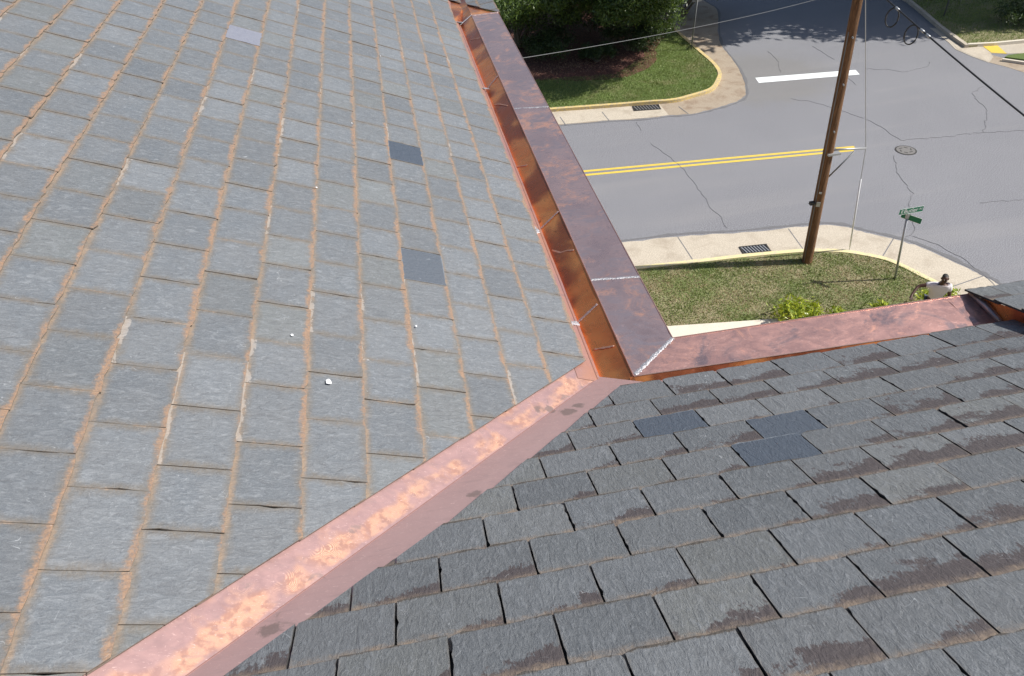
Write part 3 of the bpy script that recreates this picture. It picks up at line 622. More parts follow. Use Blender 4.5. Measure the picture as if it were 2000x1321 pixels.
# copper box gutters: coping, inner wall, flange
zc = H-2.7
iA0, iA1 = at(1238, 735, zc), at(921, 29.7, zc); oA0, oA1 = at(1313.7, 660.5, zc), at(975.6, 29.7, zc); iB1, oB1 = at(1956.8, 630, zc), at(1883, 576, zc)
iA1[1] = oA1[1] = 8.75; iB1 = iA0+(iB1-iA0)*((3.08-iA0[0])/(iB1[0]-iA0[0])); oB1 = oA0+(oB1-oA0)*((3.08-oA0[0])/(oB1[0]-oA0[0]))
def slabpoly(name, P, th, mat, parent, nseg=1, dip=0.):
    n = len(P); V = list(P)+[p-np.array([0, 0, th]) for p in P]
    return mesh_obj(name, V, [tuple(range(n)), *[(i, n+i, n+(i+1) % n, (i+1) % n) for i in range(n)]], mat, parent)
def lerp(a, b, t): return a+(b-a)*t
def coping_run(i0, i1, o0, o1, cuts, mat):
    ts = [(0, 0)]+cuts+[(1, 1)]; root = None
    for (a, oa), (b, ob) in zip(ts, ts[1:]):
        # slightly oil-canned sheet
        nx, ny = 10, 4; V = []; F = []
        for i in range(nx+1):
            for j in range(ny+1):
                u = a+(b-a)*i/nx; uo = oa+(ob-oa)*i/nx; w_ = j/ny; p = lerp(lerp(i0, i1, u), lerp(o0, o1, uo), w_).copy()
                p[2] += (rng.gauss(0, .0018) if 0 < j < ny else rng.gauss(0, .0006)); V.append(p)
        for i in range(nx):
            for j in range(ny): k = i*(ny+1)+j; F.append((k, k+ny+1, k+ny+2, k+1))
        edge = [V[i*(ny+1)+ny] for i in range(nx+1)]; k = len(V); V += edge+[p+np.array([0, 0, -.14]) for p in edge]
        F += [(k+i, k+i+1, k+nx+2+i, k+nx+1+i) for i in range(nx)]
        o = mesh_obj('coping', V, F, mat, bld, True)
        nrm = o.data.polygons[0].normal
        if nrm[2] < 0: o.data.flip_normals()
        root = root or o
    h1 = MB(); h1.tube([lerp(o0, o1, t)+np.array([0, 0, .001]) for t in np.linspace(0, 1, 30)], .0032, 6); h1.tube([lerp(i0, i1, t) for t in np.linspace(0, 1, 30)], .0035, 6); h1.build('hem', M_HEM, root)
    return root
def tpar(i0, i1, px, py): p = at(px, py, zc); d = i1-i0; return float(((p-i0)@d)/(d@d))
tA1, tA2 = (tpar(iA0, iA1, 1149, 547.5), tpar(oA0, oA1, 1246, 541)), (tpar(iA0, iA1, 1003.3, 212.5), tpar(oA0, oA1, 1073, 208.5))
copA = coping_run(iA0, iA1, oA0, oA1, [tA1, tA2], M_CA)
copB = coping_run(iA0, iB1, oA0, oB1, [(.93, .915)], M_CB)
def bead(P, w, h, mat, parent, seed=0, k=26, up=(0, 0, 1.)):
    r_ = random.Random(seed); a, b = np.array(P[0], float), np.array(P[-1], float); L = [a+(b-a)*i/k for i in range(k+1)] if len(P) == 2 else [np.array(p) for p in P]
    d = b-a; d /= np.linalg.norm(d); up = np.array(up, float); sd = np.cross(d, up); sd /= np.linalg.norm(sd); up2 = np.cross(sd, d)
    V = []; F = []
    for p in L:
        ww = w*r_.uniform(.75, 1.25); hh = h*r_.uniform(.7, 1.4); dj = sd*r_.gauss(0, w*.08)
        V += [p+dj-sd*ww-up2*.0005, p+dj-sd*ww*.5+up2*hh, p+dj+sd*ww*.5+up2*hh, p+dj+sd*ww-up2*.0005]
    for i in range(len(L)-1):
        for j in range(3): F.append((4*i+j, 4*i+j+1, 4*i+5+j, 4*i+4+j))
    F += [(0, 3, 2, 1), (4*len(L)-4, 4*len(L)-3, 4*len(L)-2, 4*len(L)-1)]
    o = mesh_obj('solder_joint', V, F, mat, parent, True); return o
bead([iA0+np.array([.01, .01, .001]), oA0+np.array([0, 0, .001])], .012, .0016, M_SOL, copA, 1, 60)
for i, t in enumerate((tA1, tA2)): bead([lerp(iA0, iA1, t[0])+np.array([0, 0, .001]), lerp(oA0, oA1, t[1])+np.array([0, 0, .001])], .010, .0014, M_SOL, copA, i+3, 40)
# gutter trough of the long run
bx, bz = .842, H-2.79
yA0 = 2.30
def flat_grid(fn, us, vs): return [fn(u, v) for u in us for v in vs], [(i*len(vs)+j, (i+1)*len(vs)+j, (i+1)*len(vs)+j+1, i*len(vs)+j+1) for i in range(len(us)-1) for j in range(len(vs)-1)]
topx = lambda y: lerp(iA0, iA1, (y-iA0[1])/(iA1[1]-iA0[1]))
def wallA(y, v):
    T = topx(y)-np.array([0, 0, .002]); B_ = np.array([bx, y, bz]); p = lerp(B_, T, v); return p+np.array([.6, 0, -.8])*(math.sin(y*9+v*2)*.0010+rng.gauss(0, .0008))
V, F = flat_grid(wallA, np.linspace(2.45, 10.1, 70), np.linspace(0, 1, 5)); gutA = mesh_obj('gutter', V, F, M_GUT, bld, True)
zf = lambda x: H+(CA-x*sA)/cA-.006
fx1 = .818
V, F = flat_grid(lambda y, v: np.array([lerp(.70, fx1, v), y, zf(lerp(.70, fx1, v))]), np.linspace(2.62, 10.1, 34), [0, .5, 1]); flg = mesh_obj('flange', V, F, M_FL, gutA)
V, F = flat_grid(lambda y, v: [np.array([fx1, y, zf(fx1)]), np.array([fx1+.004, y, bz+.004]), np.array([bx, y, bz])][v], np.linspace(2.60, 10.1, 34), [0, 1, 2]); mesh_obj('trough', V, F, M_FL, gutA)
m_ = MB(); m_.tube([(fx1-.002, y, zf(fx1)+.001) for y in np.linspace(2.62, 10.1, 44)], .0035, 6); m_.build('hem', M_FL, gutA)
def onwall(px, py):                         # point of the inner wall seen there
    d = ray(px, py); T = iA0; D = iA1-iA0; e_a = D/np.linalg.norm(D); e_b = np.array([bx, iA0[1], bz])-iA0; nn = np.cross(e_a, e_b); k = (nn@(iA0-CAM))/(nn@d); return CAM+d*k
for i, (a, b) in enumerate([((1132, 627), (1165, 596)), ((1057, 446), (1089, 415)), ((954, 171), (971, 150))]):
    A_, B_ = onwall(*a), onwall(*b); A_, B_ = B_+(A_-B_)*1.12, B_+(A_-B_)*-.06; bead([A_+np.array([-.0015, 0, .0018]), B_+np.array([-.0015, 0, .0018])], .010, .001, M_SOL2, gutA, 20+i, 12, (-.55, 0, .83))
for i, L in enumerate([[(1160, 683), (1178, 680), (1200, 676)], [(1078, 489), (1094, 494), (1108, 490), (1121, 489)], [(1007, 326), (1018, 325), (1030, 323)], [(965, 205), (976, 204), (992, 207)], [(919, 78), (930, 76), (938, 75)]]):
    P = [onwall(*p)+np.array([-.0013, 0, .0016]) for p in L]; P = [lerp(P[j], P[j+1], k/5) for j in range(len(P)-1) for k in range(5)]+[P[-1]]
    bead(P, .006, .0006, M_SOL3, gutA, 40+i, 26, (-.55, 0, .83))
for i, (a, b) in enumerate([((1111, 629), (1131, 631)), ((1040, 443), (1051, 455)), ((942, 172), (952, 172)), ((892, 43), (905, 43))]):
    s0_, t0_ = prA(*a); s1_, t1_ = prA(*b); bead([PAt(s0_, t0_, -.003), PAt(s1_, t1_, -.003)], .022 if i < 2 else .03, .002, M_SOL, gutA, 60+i, 8)
# end apron of the long gutter, under the roof tail
m_ = MB(); zb = zc-.10
h3 = np.array([0, 0, .34]); e0 = e1-eg*.15
mesh_obj('end_apron', [e0-nD*.012, e2-nD*.012, e2-h3, e0-h3], [(0, 1, 2, 3)], M_GUT, gutA)
k_ = (iA1[0]-e1[0])/eg[0]; pk = e1+eg*k_; pk[2] = iA1[2]
ek = e1+eg*k_-nD*.012; fl0 = np.array([.765, 8.70, zf(.765)+.003]); bt = np.array([bx, 8.73, bz+.004]); dz_ = np.array([0, 0, .002])
mesh_obj('end_dish', [fl0, bt, iA1+dz_, ek, e1-nD*.008, oA1+dz_, e2-nD*.012], [(0, 1, 3, 4), (1, 2, 3), (2, 5, 6, 3)], M_GUT, gutA)
bead([fl0+dz_, bt+dz_, iA1+dz_*2], .010, .0015, M_SOL, gutA, 91)
bead([iA1+dz_, ek+np.array([0, -.01, -.01])], .008, .0015, M_SOL3, gutA, 92, 10)
bead([iA1+np.array([0, -.02, .002]), oA1+np.array([0, -.01, .002])], .016, .004, M_SOL2, gutA, 80)
# gutter of the short run
byB, bzB = -.035, H-2.745
topB = lambda x: lerp(iA0, iB1, (x-iA0[0])/(iB1[0]-iA0[0]))
V, F = flat_grid(lambda x, v: lerp(topB(x)+np.array([0, byB, 0])*1+np.array([0, 0, bzB-zc]), topB(x)-np.array([0, 0, .002]), v)+np.array([0, rng.gauss(0, .0006), 0]), np.linspace(.97, 4.4, 50), np.linspace(0, 1, 3)); gutB = mesh_obj('gutter', V, F, M_GUT, bld, True)
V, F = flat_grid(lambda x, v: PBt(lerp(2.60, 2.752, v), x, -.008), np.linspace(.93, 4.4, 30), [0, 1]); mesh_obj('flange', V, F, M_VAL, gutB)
# end apron of the short gutter
bp = [f1+nC*-.014, f2+dC*-.4+nC*-.014, np.array([3.08, (f2+dC*-.4)[1], zc-.12]), np.array([3.08, iB1[1]-.05, zc-.09]), iB1-np.array([0, 0, .003]), oB1-np.array([0, 0, .003])]
mesh_obj('end_apron', [p+np.array([.012, 0, 0]) for p in bp], [tuple(range(len(bp)))], M_GUT, gutB)
m_ = MB(); m_.tube([iB1+np.array([.0, 0, .006]), lerp(iB1, oB1, .5)+np.array([0, 0, .02]), oB1+np.array([.0, 0, .008])], [.016, .022, .012], 8); m_.build('fillet', M_CA, gutB, True)
# walls below the eaves
m_ = MB(); m_.prism([(-8, 2.70), (1.20, 2.70), (1.20, 14), (-8, 14)], 0, zc-.13); m_.prism([(-8, -8), (9, -8), (9, 2.695), (-8, 2.695)], 0, zc-.13); m_.build('wall', M_BRICK, bld)
m_ = MB()
for x, y in [(640, 751), (686, 245), (569, 660), (811, 642), (742, 113), (617, 371)]:
    s, t = prA(x, y); rr = .016 if x == 640 else .007
    ring = [PAt(s+rr*math.cos(a)*rng.uniform(.6, 1), t+rr*math.sin(a)*rng.uniform(.8, 1.2), .0175) for a in np.linspace(0, 2*math.pi, 12)[:-1]]
    m_.add(ring+[PAt(s, t, .0195)], [(i, (i+1) % 11, 11) for i in range(11)])
o = m_.build('bird_dropping', M_WHT, deckA)

# ------------------------------------------------------------------ poles, wires, signs
pb = at(1576, 511, .1)
def polept(px, py): return aty(px, py, pb[1])
ptop = polept(1684, -45); pdir = (ptop-pb)/np.linalg.norm(ptop-pb)
up_ = lambda L: pb+pdir*L
pole = empty('utility_pole', pb, 'leaning brown timber utility pole on the corner lawn', 'utility pole')
m_ = MB(); Lt = np.linalg.norm(ptop-pb)
m_.tube([up_(-.3)]+[up_(Lt*i/14*1.25) for i in range(15)], [.148]+[.145-.045*i/14 for i in range(15)], 16); m_.build('shaft', M_WOOD, pole, True)
sp = polept(1626, 293); se = polept(1691, 290)
m_ = MB(); m_.tube([sp, se], .028, 10); m_.build('strut', M_STEEL, pole, True)
m_ = MB(); m_.tube([polept(1618, 346), polept(1668, 297)], .02, 8); m_.build('brace', M_GREY, pole, True)
m_ = MB(); m_.box(polept(1624, 297)+np.array([0, -.02, 0]), (.34, .30, .05)); m_.build('bracket', M_STEEL, pole)
m_ = MB(); m_.box(polept(1586, 396)+np.array([-.02, -.03, 0]), (.12, .1, .08)); m_.build('step', M_IRON, pole)
m_ = MB()
for L, w_, hh in ((2.0, .10, .14), (2.35, .07, .05)): m_.box(up_(L)+np.array([-.08, -.135, 0]), (w_, .012, hh), -.5)
m_.build('tag_plate', M_STEEL, pole)
m_ = MB(); m_.tube([up_(L)+np.array([-.125+.003*L, -.055, 0]) for L in np.linspace(.05, 6.5, 24)], .012, 5); m_.build('ground_wire', M_GREY, pole)
for L in (4.1, 5.3, 6.4):
    m_ = MB(); c_ = up_(L); m_.tube([c_+np.array([-.04, -.13, 0]), c_+np.array([-.05, -.19, 0])], .02, 6); m_.build('bolt', M_STEEL, pole)
ga = at(1659, 488, .1); gt = polept(1690, -120)
m_ = MB(); m_.tube([gt, se, ga], .009, 6); m_.build('guy_wire', M_STEEL, pole)
m_ = MB(); g0 = lerp(se, ga, .28); m_.tube([g0, lerp(se, ga, .97)], .022, 8); m_.build('guy_guard', M_WHT, pole, True)
# thick cable with coils of slack, thin service drop
c1 = ptop; d_ = ray(2000, 208); c2_ = CAM+d_*((7.0-H)/d_[2]); c3 = c2_+(c2_-c1)*.8
def sag(t): p = lerp(c1, c3, t).copy(); p[2] -= .12*4*t*(1-t); return p
cab = empty('overhead_cable', c1, 'thick black overhead cable with hanging coils of slack', 'cable')
m_ = MB(); m_.tube([sag(t) for t in np.linspace(0, 1, 40)], .016, 8); m_.build('strand', M_BLK, cab, True)
def near_t(px):
    return min(np.linspace(0, 1, 800), key=lambda t: abs(proj(sag(t))[0]-px))
for px, rr in ((1748, .19), (1786, .19)):
    c = sag(near_t(px))-np.array([0, 0, rr*.95+.03]); m_ = MB()
    for k in range(3):
        cc = c+np.array([.02*k, .02*k, -.01*k]); m_.tube([cc+np.array([.62*rr*math.cos(a)*.8, -.62*rr*math.cos(a)*.6, rr*math.sin(a)]) for a in np.linspace(0, 2*math.pi, 25)], .012, 6, False)
    m_.build('coil', M_BLK, cab, True)
for px in (1752, 1800, 1812):
    t = near_t(px); a_, b_ = sag(t-.004), sag(t+.008); m_ = MB(); m_.tube([a_, b_], .026, 8); m_.build('clamp', M_STEEL, cab, True)
s1_ = polept(1681, -26); d_ = ray(1006, 116); s2_ = CAM+d_*(1.34/d_[0])
wr = empty('service_wire', s1_, 'thin grey service wire running from the pole to the building', 'wire')
def sg(t): p = lerp(s1_, s2_, t).copy(); p[2] -= .10*4*t*(1-t); return p
m_ = MB(); m_.tube([sg(t) for t in np.linspace(0, 1, 30)], .0032, 6); m_.build('strand', M_GREY, wr)
m_ = MB(); m_.tube([sg(1.), sg(1.)+np.array([-.14, 0, -.02])], .02, 8); m_.build('anchor', M_IRON, wr)
# street name sign
sb0 = at(1747.5, 545, .1); st_ = aty(1771.6, 425, sb0[1]); sdv = st_-sb0
sg_ = empty('street_sign', sb0, 'green street name sign with two crossed blades on a grey post', 'street sign')
m_ = MB(); m_.tube([sb0-sdv*.05, sb0+sdv*.98], .030, 10); m_.build('post', M_STEEL, sg_, True)
def blade(c, rz, L, Ht, words):
    b_ = MB(); b_.box(c, (L, .006, Ht), rz); bo = b_.build('name_blade', M_GRN, sg_)
    ca, sa = math.cos(rz), math.sin(rz)
    e_ = MB()
    for zz in (-1, 1):
        for yy in (-1, 1): e_.box((c[0]-yy*.0045*-sa, c[1]-yy*.0045*ca, c[2]+zz*(Ht/2-.004)), (L, .002, .008), rz)
    e_.build('border', M_WHP, bo)
    for txt, sz, dx, dz in words:
        cu = bpy.data.curves.new('lettering', 'FONT'); cu.body = txt; cu.size = sz; cu.align_x = 'CENTER'; cu.align_y = 'CENTER'; cu.extrude = .0008
        to = bpy.data.objects.new('lettering', cu); me = bpy.data.meshes.new_from_object(to); bpy.data.objects.remove(to)
        X = Matrix.Translation(Vector((c[0]+dx*ca+.0052*sa, c[1]+dx*sa-.0052*ca, c[2]+dz))) @ Matrix.Rotation(rz, 4, 'Z') @ Matrix.Rotation(math.pi/2, 4, 'X')
        me.transform(X); me.materials.append(M_WHP); lo = bpy.data.objects.new('lettering', me); C.objects.link(lo); put(lo, bo)
tp = sb0+sdv
blade(tp+np.array([.05, 0, .20]), .02, .66, .17, [('E', .13, -.26, 0), ('Butler', .16, -.01, 0), ('Rd', .075, .26, .01)])
blade(tp+np.array([.07, -.07, .01]), -.98, .50, .16, [])
m_ = MB(); m_.box(tp+np.array([0, 0, .05]), (.07, .07, .14)); m_.build('bracket', M_STEEL, sg_)
# two slim posts far off
def thin_post(px, py, h_, label, grp=None):
    p = at(px, py, .1); t = empty('signpost', p, label, 'post', grp); m_ = MB(); m_.tube([p-np.array([0, 0, .1]), p+np.array([.03, 0, h_])], .032, 8); m_.build('pole', M_GREY, t, True); return t, p
t, p = thin_post(1350, 97, 2.6, 'slim grey signpost on the grass tip beside the leafy tree')
m_ = MB(); m_.box(p+np.array([.03, .05, 2.35]), (.45, .01, .55)); m_.build('sign_panel', M_GREY, t)
t, p = thin_post(1843, 32, 2.8, 'slim grey signpost in the shaded lawn at the far corner')
m_ = MB(); m_.box(p+np.array([.03, .05, 2.6]), (.5, .01, .5)); m_.build('sign_panel', M_GREY, t)

# ------------------------------------------------------------------ plants
def leaves(name, blobs, n, size, mat, parent, seed, shell=.55, asp=.55):
    g = np.random.default_rng(seed); vol = np.array([b[1][0]*b[1][1]*b[1][2] for b in blobs])**.75; cnt = g.multinomial(n, vol/vol.sum())
    P = []
    for (c, rr), k in zip(blobs, cnt):
        d = g.normal(size=(k, 3)); d /= np.linalg.norm(d, axis=1)[:, None]; q_ = (shell+(1-shell)*g.random(k))[:, None]*(1+.12*g.normal(size=(k, 1)))
        P.append(np.array(c)+d*q_*np.array(rr))
    P = np.concatenate(P); n = len(P)
    a = g.normal(size=(n, 3)); a /= np.linalg.norm(a, axis=1)[:, None]; b = np.cross(a, g.normal(size=(n, 3))); b /= np.linalg.norm(b, axis=1)[:, None]
    sz = size*(.6+.8*g.random(n))[:, None]
    V = np.stack([P-a*sz, P+b*sz*asp*.5, P+a*sz, P-b*sz*asp*.5], 1).reshape(-1, 3)
    me = bpy.data.meshes.new(name); me.vertices.add(4*n); me.vertices.foreach_set('co', V.ravel().astype(np.float32)); me.loops.add(4*n); me.loops.foreach_set('vertex_index', np.arange(4*n, dtype=np.int32)); me.polygons.add(n); me.polygons.foreach_set('loop_start', np.arange(0, 4*n, 4, dtype=np.int32)); me.update(calc_edges=True); me.validate()
    t = me.attributes.new('tone', 'FLOAT', 'POINT'); t.data.foreach_set('value', np.repeat(g.random(n), 4).astype(np.float32)); me.materials.append(mat)
    o = bpy.data.objects.new(name, me); C.objects.link(o); put(o, parent); return o
def stems(base, tops, r0, parent, mat=M_BARK):
    m_ = MB(); r_ = random.Random(int(base[0]*100))
    for tp_ in tops:
        a = np.array(base)+np.array([r_.uniform(-.25, .25), r_.uniform(-.25, .25), -.1]); b = np.array(tp_); mid_ = lerp(a, b, .5)+np.array([r_.uniform(-.15, .15), r_.uniform(-.15, .15), .1])
        L = smooth_line([a, lerp(a, mid_, .5)+np.array([0, 0, .1]), mid_, b], 4); m_.tube(L, [r0*(1-.75*i/(len(L)-1)) for i in range(len(L))], 8)
        for k in range(2): c = L[int(len(L)*(.55+.2*k))]; m_.tube([c, c+np.array([r_.uniform(-.9, .9), r_.uniform(-.9, .9), r_.uniform(.5, 1.1)])], [r0*.35, r0*.1], 6)
    return m_.build('trunk', mat, parent, True)
def tree(name, base, blobs, n, size, mat, r0, label, seed, nst=5, group=None, cat='tree'):
    t = empty(name, base, label, cat, group); g = random.Random(seed)
    tops = [np.array(blobs[i % len(blobs)][0])+np.array([0, 0, 0.]) for i in range(nst)]
    stems(base, tops, r0, t); leaves('crown', blobs, n, size, mat, t, seed); return t
def cloud(c, rad, n, rr, seed, flat_=.7):
    g = np.random.default_rng(seed); out = []
    for _ in range(n):
        d = g.normal(size=3); d /= np.linalg.norm(d); q_ = g.random()**.4; s = rr*(.65+.7*g.random())
        out.append((np.array(c)+d*q_*np.array(rad), (s, s, s*flat_)))
    return out
b1 = at(1195, 80, .1); b2 = at(1010, 92, .1)
hg = 'glossy trees on the far corner bed'
tree('holly_tree', b1, cloud(b1+np.array([.2, -.4, 2.55]), (3.3, 3.2, 1.30), 70, .80, 1)+cloud((12.0, 30.4, 5.5), (3.2, 3.0, .5), 46, .85, 11), 100000, .085, M_LEAF, .11, 'multi stemmed glossy green tree on the far corner bed, nearest the road', 1, 7, hg)  # second leaf cloud, above the view, added to shade the bed and grass
tree('holly_tree', b2, cloud(b2+np.array([-.6, -.2, 2.6]), (3.0, 3.2, 1.30), 64, .80, 2), 50000, .085, M_LEAF, .10, 'multi stemmed glossy green tree beside the copper gutter end', 2, 6, hg)
b3 = at(1335, 24, .1); tree('holly_tree', b3, cloud(b3+np.array([.4, -.2, 2.15]), (2.2, 2.0, 1.15), 40, .70, 3), 34000, .085, M_LEAF, .08, 'leafy glossy tree overhanging the grass tip by the side road', 3, 4, hg)
b4 = at(1105, 40, .1); tree('holly_tree', b4, cloud(b4+np.array([0, .6, 1.9]), (2.6, 2., 1.3), 44, .8, 7), 30000, .085, M_LEAF, .08, 'glossy green tree at the back of the bed, between the two trees', 7, 4, hg)
hb = at(1120, 105, .1)
def low_shrub(px, py, w_, h_, n, size, mat, label, seed, group=None, name='shrub'):
    p = at(px, py, .1); t = empty(name, p, label, 'shrub', group)
    bl = cloud(p+np.array([0, 0, h_*.55]), (w_, w_*.8, h_*.3), 12, h_*.4, seed); m_ = MB()
    for k in range(6): e = bl[k][0]; m_.tube([p+np.array([rng.uniform(-.1, .1), rng.uniform(-.1, .1), -.05]), lerp(p, e, .5)+np.array([.03, .02, .1]), e], [.02, .014, .006], 5)
    m_.build('stem', M_BARK, t); leaves('foliage', bl, n, size, mat, t, seed, .2); return t
low_shrub(1085, 112, 1.5, 1.3, 6500, .06, M_LEAF2, 'low dark shrub under the glossy trees, left of the pale stems', 31, 'dark shrubs under the trees')
low_shrub(1230, 100, 1.3, 1.2, 6500, .06, M_LEAF2, 'low dark shrub under the glossy trees, beside the red mulch tip', 32, 'dark shrubs under the trees')
low_shrub(1165, 122, 1.1, .8, 4500, .055, M_LEAF2, 'low dark shrub at the front of the mulch bed', 34, 'dark shrubs under the trees')
low_shrub(1262, 84, 1.1, 1.1, 5000, .06, M_LEAF2, 'low dark shrub at the tip of the mulch bed by the grass', 35, 'dark shrubs under the trees')
low_shrub(1150, 62, 2.6, 1.8, 7000, .07, M_LEAF2, 'tall dark shrub at the back of the mulch bed', 33, 'dark shrubs under the trees')
# yellow-green shrubs below the eaves
for i, (px, py, w_, h_, n) in enumerate([(1562, 634, .55, .8, 900), (1628, 628, .16, .45, 160), (1712, 614, .22, .5, 190), (1822, 604, .45, .75, 520)]):
    low_shrub(px, py, w_, h_, n, .075, M_LEAFY, ['bushy yellow green shrub at the end of the pale slab', 'small yellow green sprig right of the bushy shrub', 'small yellow green shrub between the sprig and the person', 'yellow green shrub in front of the person'][i], 41+i, 'yellow green shrubs by the wall', 'yellow_shrub')
# tall shade trees just outside the view, whose shadow lies across the side road
for i, (bx_, by_, x, y, rad) in enumerate([(30.8, 37.8, 25.0, 35.0, (3.9, 3.8, 1.8)), (34.5, 35.5, 31.8, 33.4, (3.8, 3.6, 2.0)), (39., 32.5, 37.3, 31.6, (4.2, 3.8, 2.0)), (31., 43.5, 29.5, 41.5, (5, 4, 2.4)), (37., 40.5, 36., 39., (5, 4.2, 2.4))]):
    tree('shade_tree', (bx_, by_, .1), cloud((x, y, 10.), rad, 52, 1.5, 60+i), 15000, .34, M_LEAF2, .30, ['broad shade tree beside the far lawn kerb', 'broad shade tree over the far walk', 'broad shade tree at the right end of the far lawn', 'broad shade tree farthest up the side road', 'broad shade tree deep in the far lawn'][i], 60+i, 5, 'tall shade trees up the side road')
low_shrub(1990, 50, 1.2, 1.3, 3000, .07, M_LEAF2, 'dark shrub at the far edge of the shaded lawn', 71)
# turf
def blades(name, poly, n, h_, mat, seed, z, keep=None):
    g = np.random.default_rng(seed); P = np.array([p[:2] for p in poly]); lo, hi = P.min(0), P.max(0); out = []
    Q = lo+(hi-lo)*g.random((n*3, 2)); x, y = Q[:, 0], Q[:, 1]; ins = np.zeros(len(Q), bool); j = len(P)-1
    for i in range(len(P)):
        xi, yi, xj, yj = *P[i], *P[j]; cond = ((yi > y) != (yj > y)) & (x < (xj-xi)*(y-yi)/(yj-yi+1e-12)+xi); ins ^= cond; j = i
    Q = Q[ins][:n]
    if keep is not None: Q = Q[keep(Q, g)]
    m = len(Q); a = g.random(m)*2*math.pi; hh = h_*(.5+g.random(m)); ln = g.normal(size=(m, 2))*.03; wd = .006+.008*g.random(m)
    B = np.column_stack([Q, np.full(m, z)]); D = np.column_stack([np.cos(a), np.sin(a), np.zeros(m)])*wd[:, None]
    T = B+np.column_stack([ln, hh]); V = np.stack([B-D, B+D, T], 1).reshape(-1, 3)
    me = bpy.data.meshes.new(name); me.vertices.add(3*m); me.vertices.foreach_set('co', V.ravel().astype(np.float32)); me.loops.add(3*m); me.loops.foreach_set('vertex_index', np.arange(3*m, dtype=np.int32)); me.polygons.add(m); me.polygons.foreach_set('loop_start', np.arange(0, 3*m, 3, dtype=np.int32)); me.update(calc_edges=True)
    t = me.attributes.new('tone', 'FLOAT', 'POINT'); t.data.foreach_set('value', np.repeat(g.random(m), 3).astype(np.float32)); me.materials.append(mat)
    o = bpy.data.objects.new(name, me); C.objects.link(o); o['kind'] = 'stuff'; return o
def patchy(Q, g, lo=.35, seed=0):
    k = np.sin(Q[:, 0]*2.1+seed)*np.cos(Q[:, 1]*2.7+1.3*seed)+.6*np.sin(Q[:, 0]*5.3+Q[:, 1]*3.1)+.5*np.cos(Q[:, 1]*7.3-Q[:, 0]*4.); return g.random(len(Q)) < np.clip(.55+.45*k, lo, 1)
nl = [p-np.array([.02, .20]) for p in nci_s if 1. < p[0] and p[1] > 11.5]; nlp = nl+[np.array((13.4, 11)), np.array((9.4, 11)), np.array((9.3, 12.8)), np.array((1.2, 13.7)), np.array((1.2, 16.2))]
tag(blades('grass', nlp, 70000, .045, M_BLADE, 1, .10, lambda Q, g: patchy(Q, g, .25)), 'short patchy green grass on the corner lawn with the pole', 'grass')
tag(blades('dry_grass', nlp, 56000, .035, M_DRY, 2, .10, lambda Q, g: ~patchy(Q, g, .1)), 'dry tan grass among the green on the corner lawn', 'grass')
fl_ = [p for p in fci_s if .5 < p[0] and p[1] < 38]; flp = [p+np.array([-.16, .14]) for p in fl_]+[np.array((12.6, 38.)), np.array((11.4, 31.6)), np.array((9.5, 30.0)), np.array((.5, 31.2))]
tag(blades('grass', flp, 85000, .05, M_BLADE, 3, .10, lambda Q, g: patchy(Q, g, .6, 2)), 'bright green grass on the far corner by the yellow kerb', 'grass')
rlp = [p+np.array([.1, .1]) for p in rc]+[p+np.array([0, .1]) for p in rc2[1:]]+[np.array((36, 27.5)), np.array((36, 38)), np.array((27.3, 38))]
tag(blades('grass', rlp, 40000, .07, M_BLADE, 4, .10), 'shaded green grass on the far right lawn', 'grass')
g_ = np.random.default_rng(9); bx0 = np.array(g2([(930, 160), (1270, 160), (1285, 100), (1000, 100)], .12))
lit = leaves('leaf_litter', [(np.array([*bx0.mean(0), .125]), (4.2, 2.0, .01))], 1500, .05, M_LIT, ground, 5, .0); lit.parent = None; lit.matrix_parent_inverse = Matrix.Identity(4); tag(lit, 'dead leaves scattered on the dark red mulch', 'leaf litter', kind='stuff')
# pale landing slab beside the wall, brick lip at its end
sl0 = [at(1240, 643, .32), at(1300, 637.5, .32), at(1533, 621.5, .32), at(1537, 626, .32), np.array([9.6, 2.85, .32]), np.array([1.30, 2.85, .32])]; sl0[0] = sl0[1]+(sl0[1]-sl0[2])*((sl0[1][0]-1.30)/(sl0[2][0]-sl0[1][0]))
t = empty('landing_slab', (sl0[2][0]-1, sl0[2][1]-.5, .1), 'pale cream concrete landing slab on a brick base beside the lawn', 'slab')
m_ = MB(); m_.prism([p[:2] for p in sl0], .24, .32); m_.build('top', M_SLAB, t)
m_ = MB(); m_.prism([p[:2]-np.array([.04, .04]) for p in sl0], .0, .24); m_.build('base', M_BRICK, t)
for i in range(5):
    a = at(1535+i*1.5, 622+i*6, .32); m_ = MB(); m_.box(a+np.array([.10, -.02, -.06]), (.10, .19, .07), .1); m_.build('brick', M_BRICK, t)

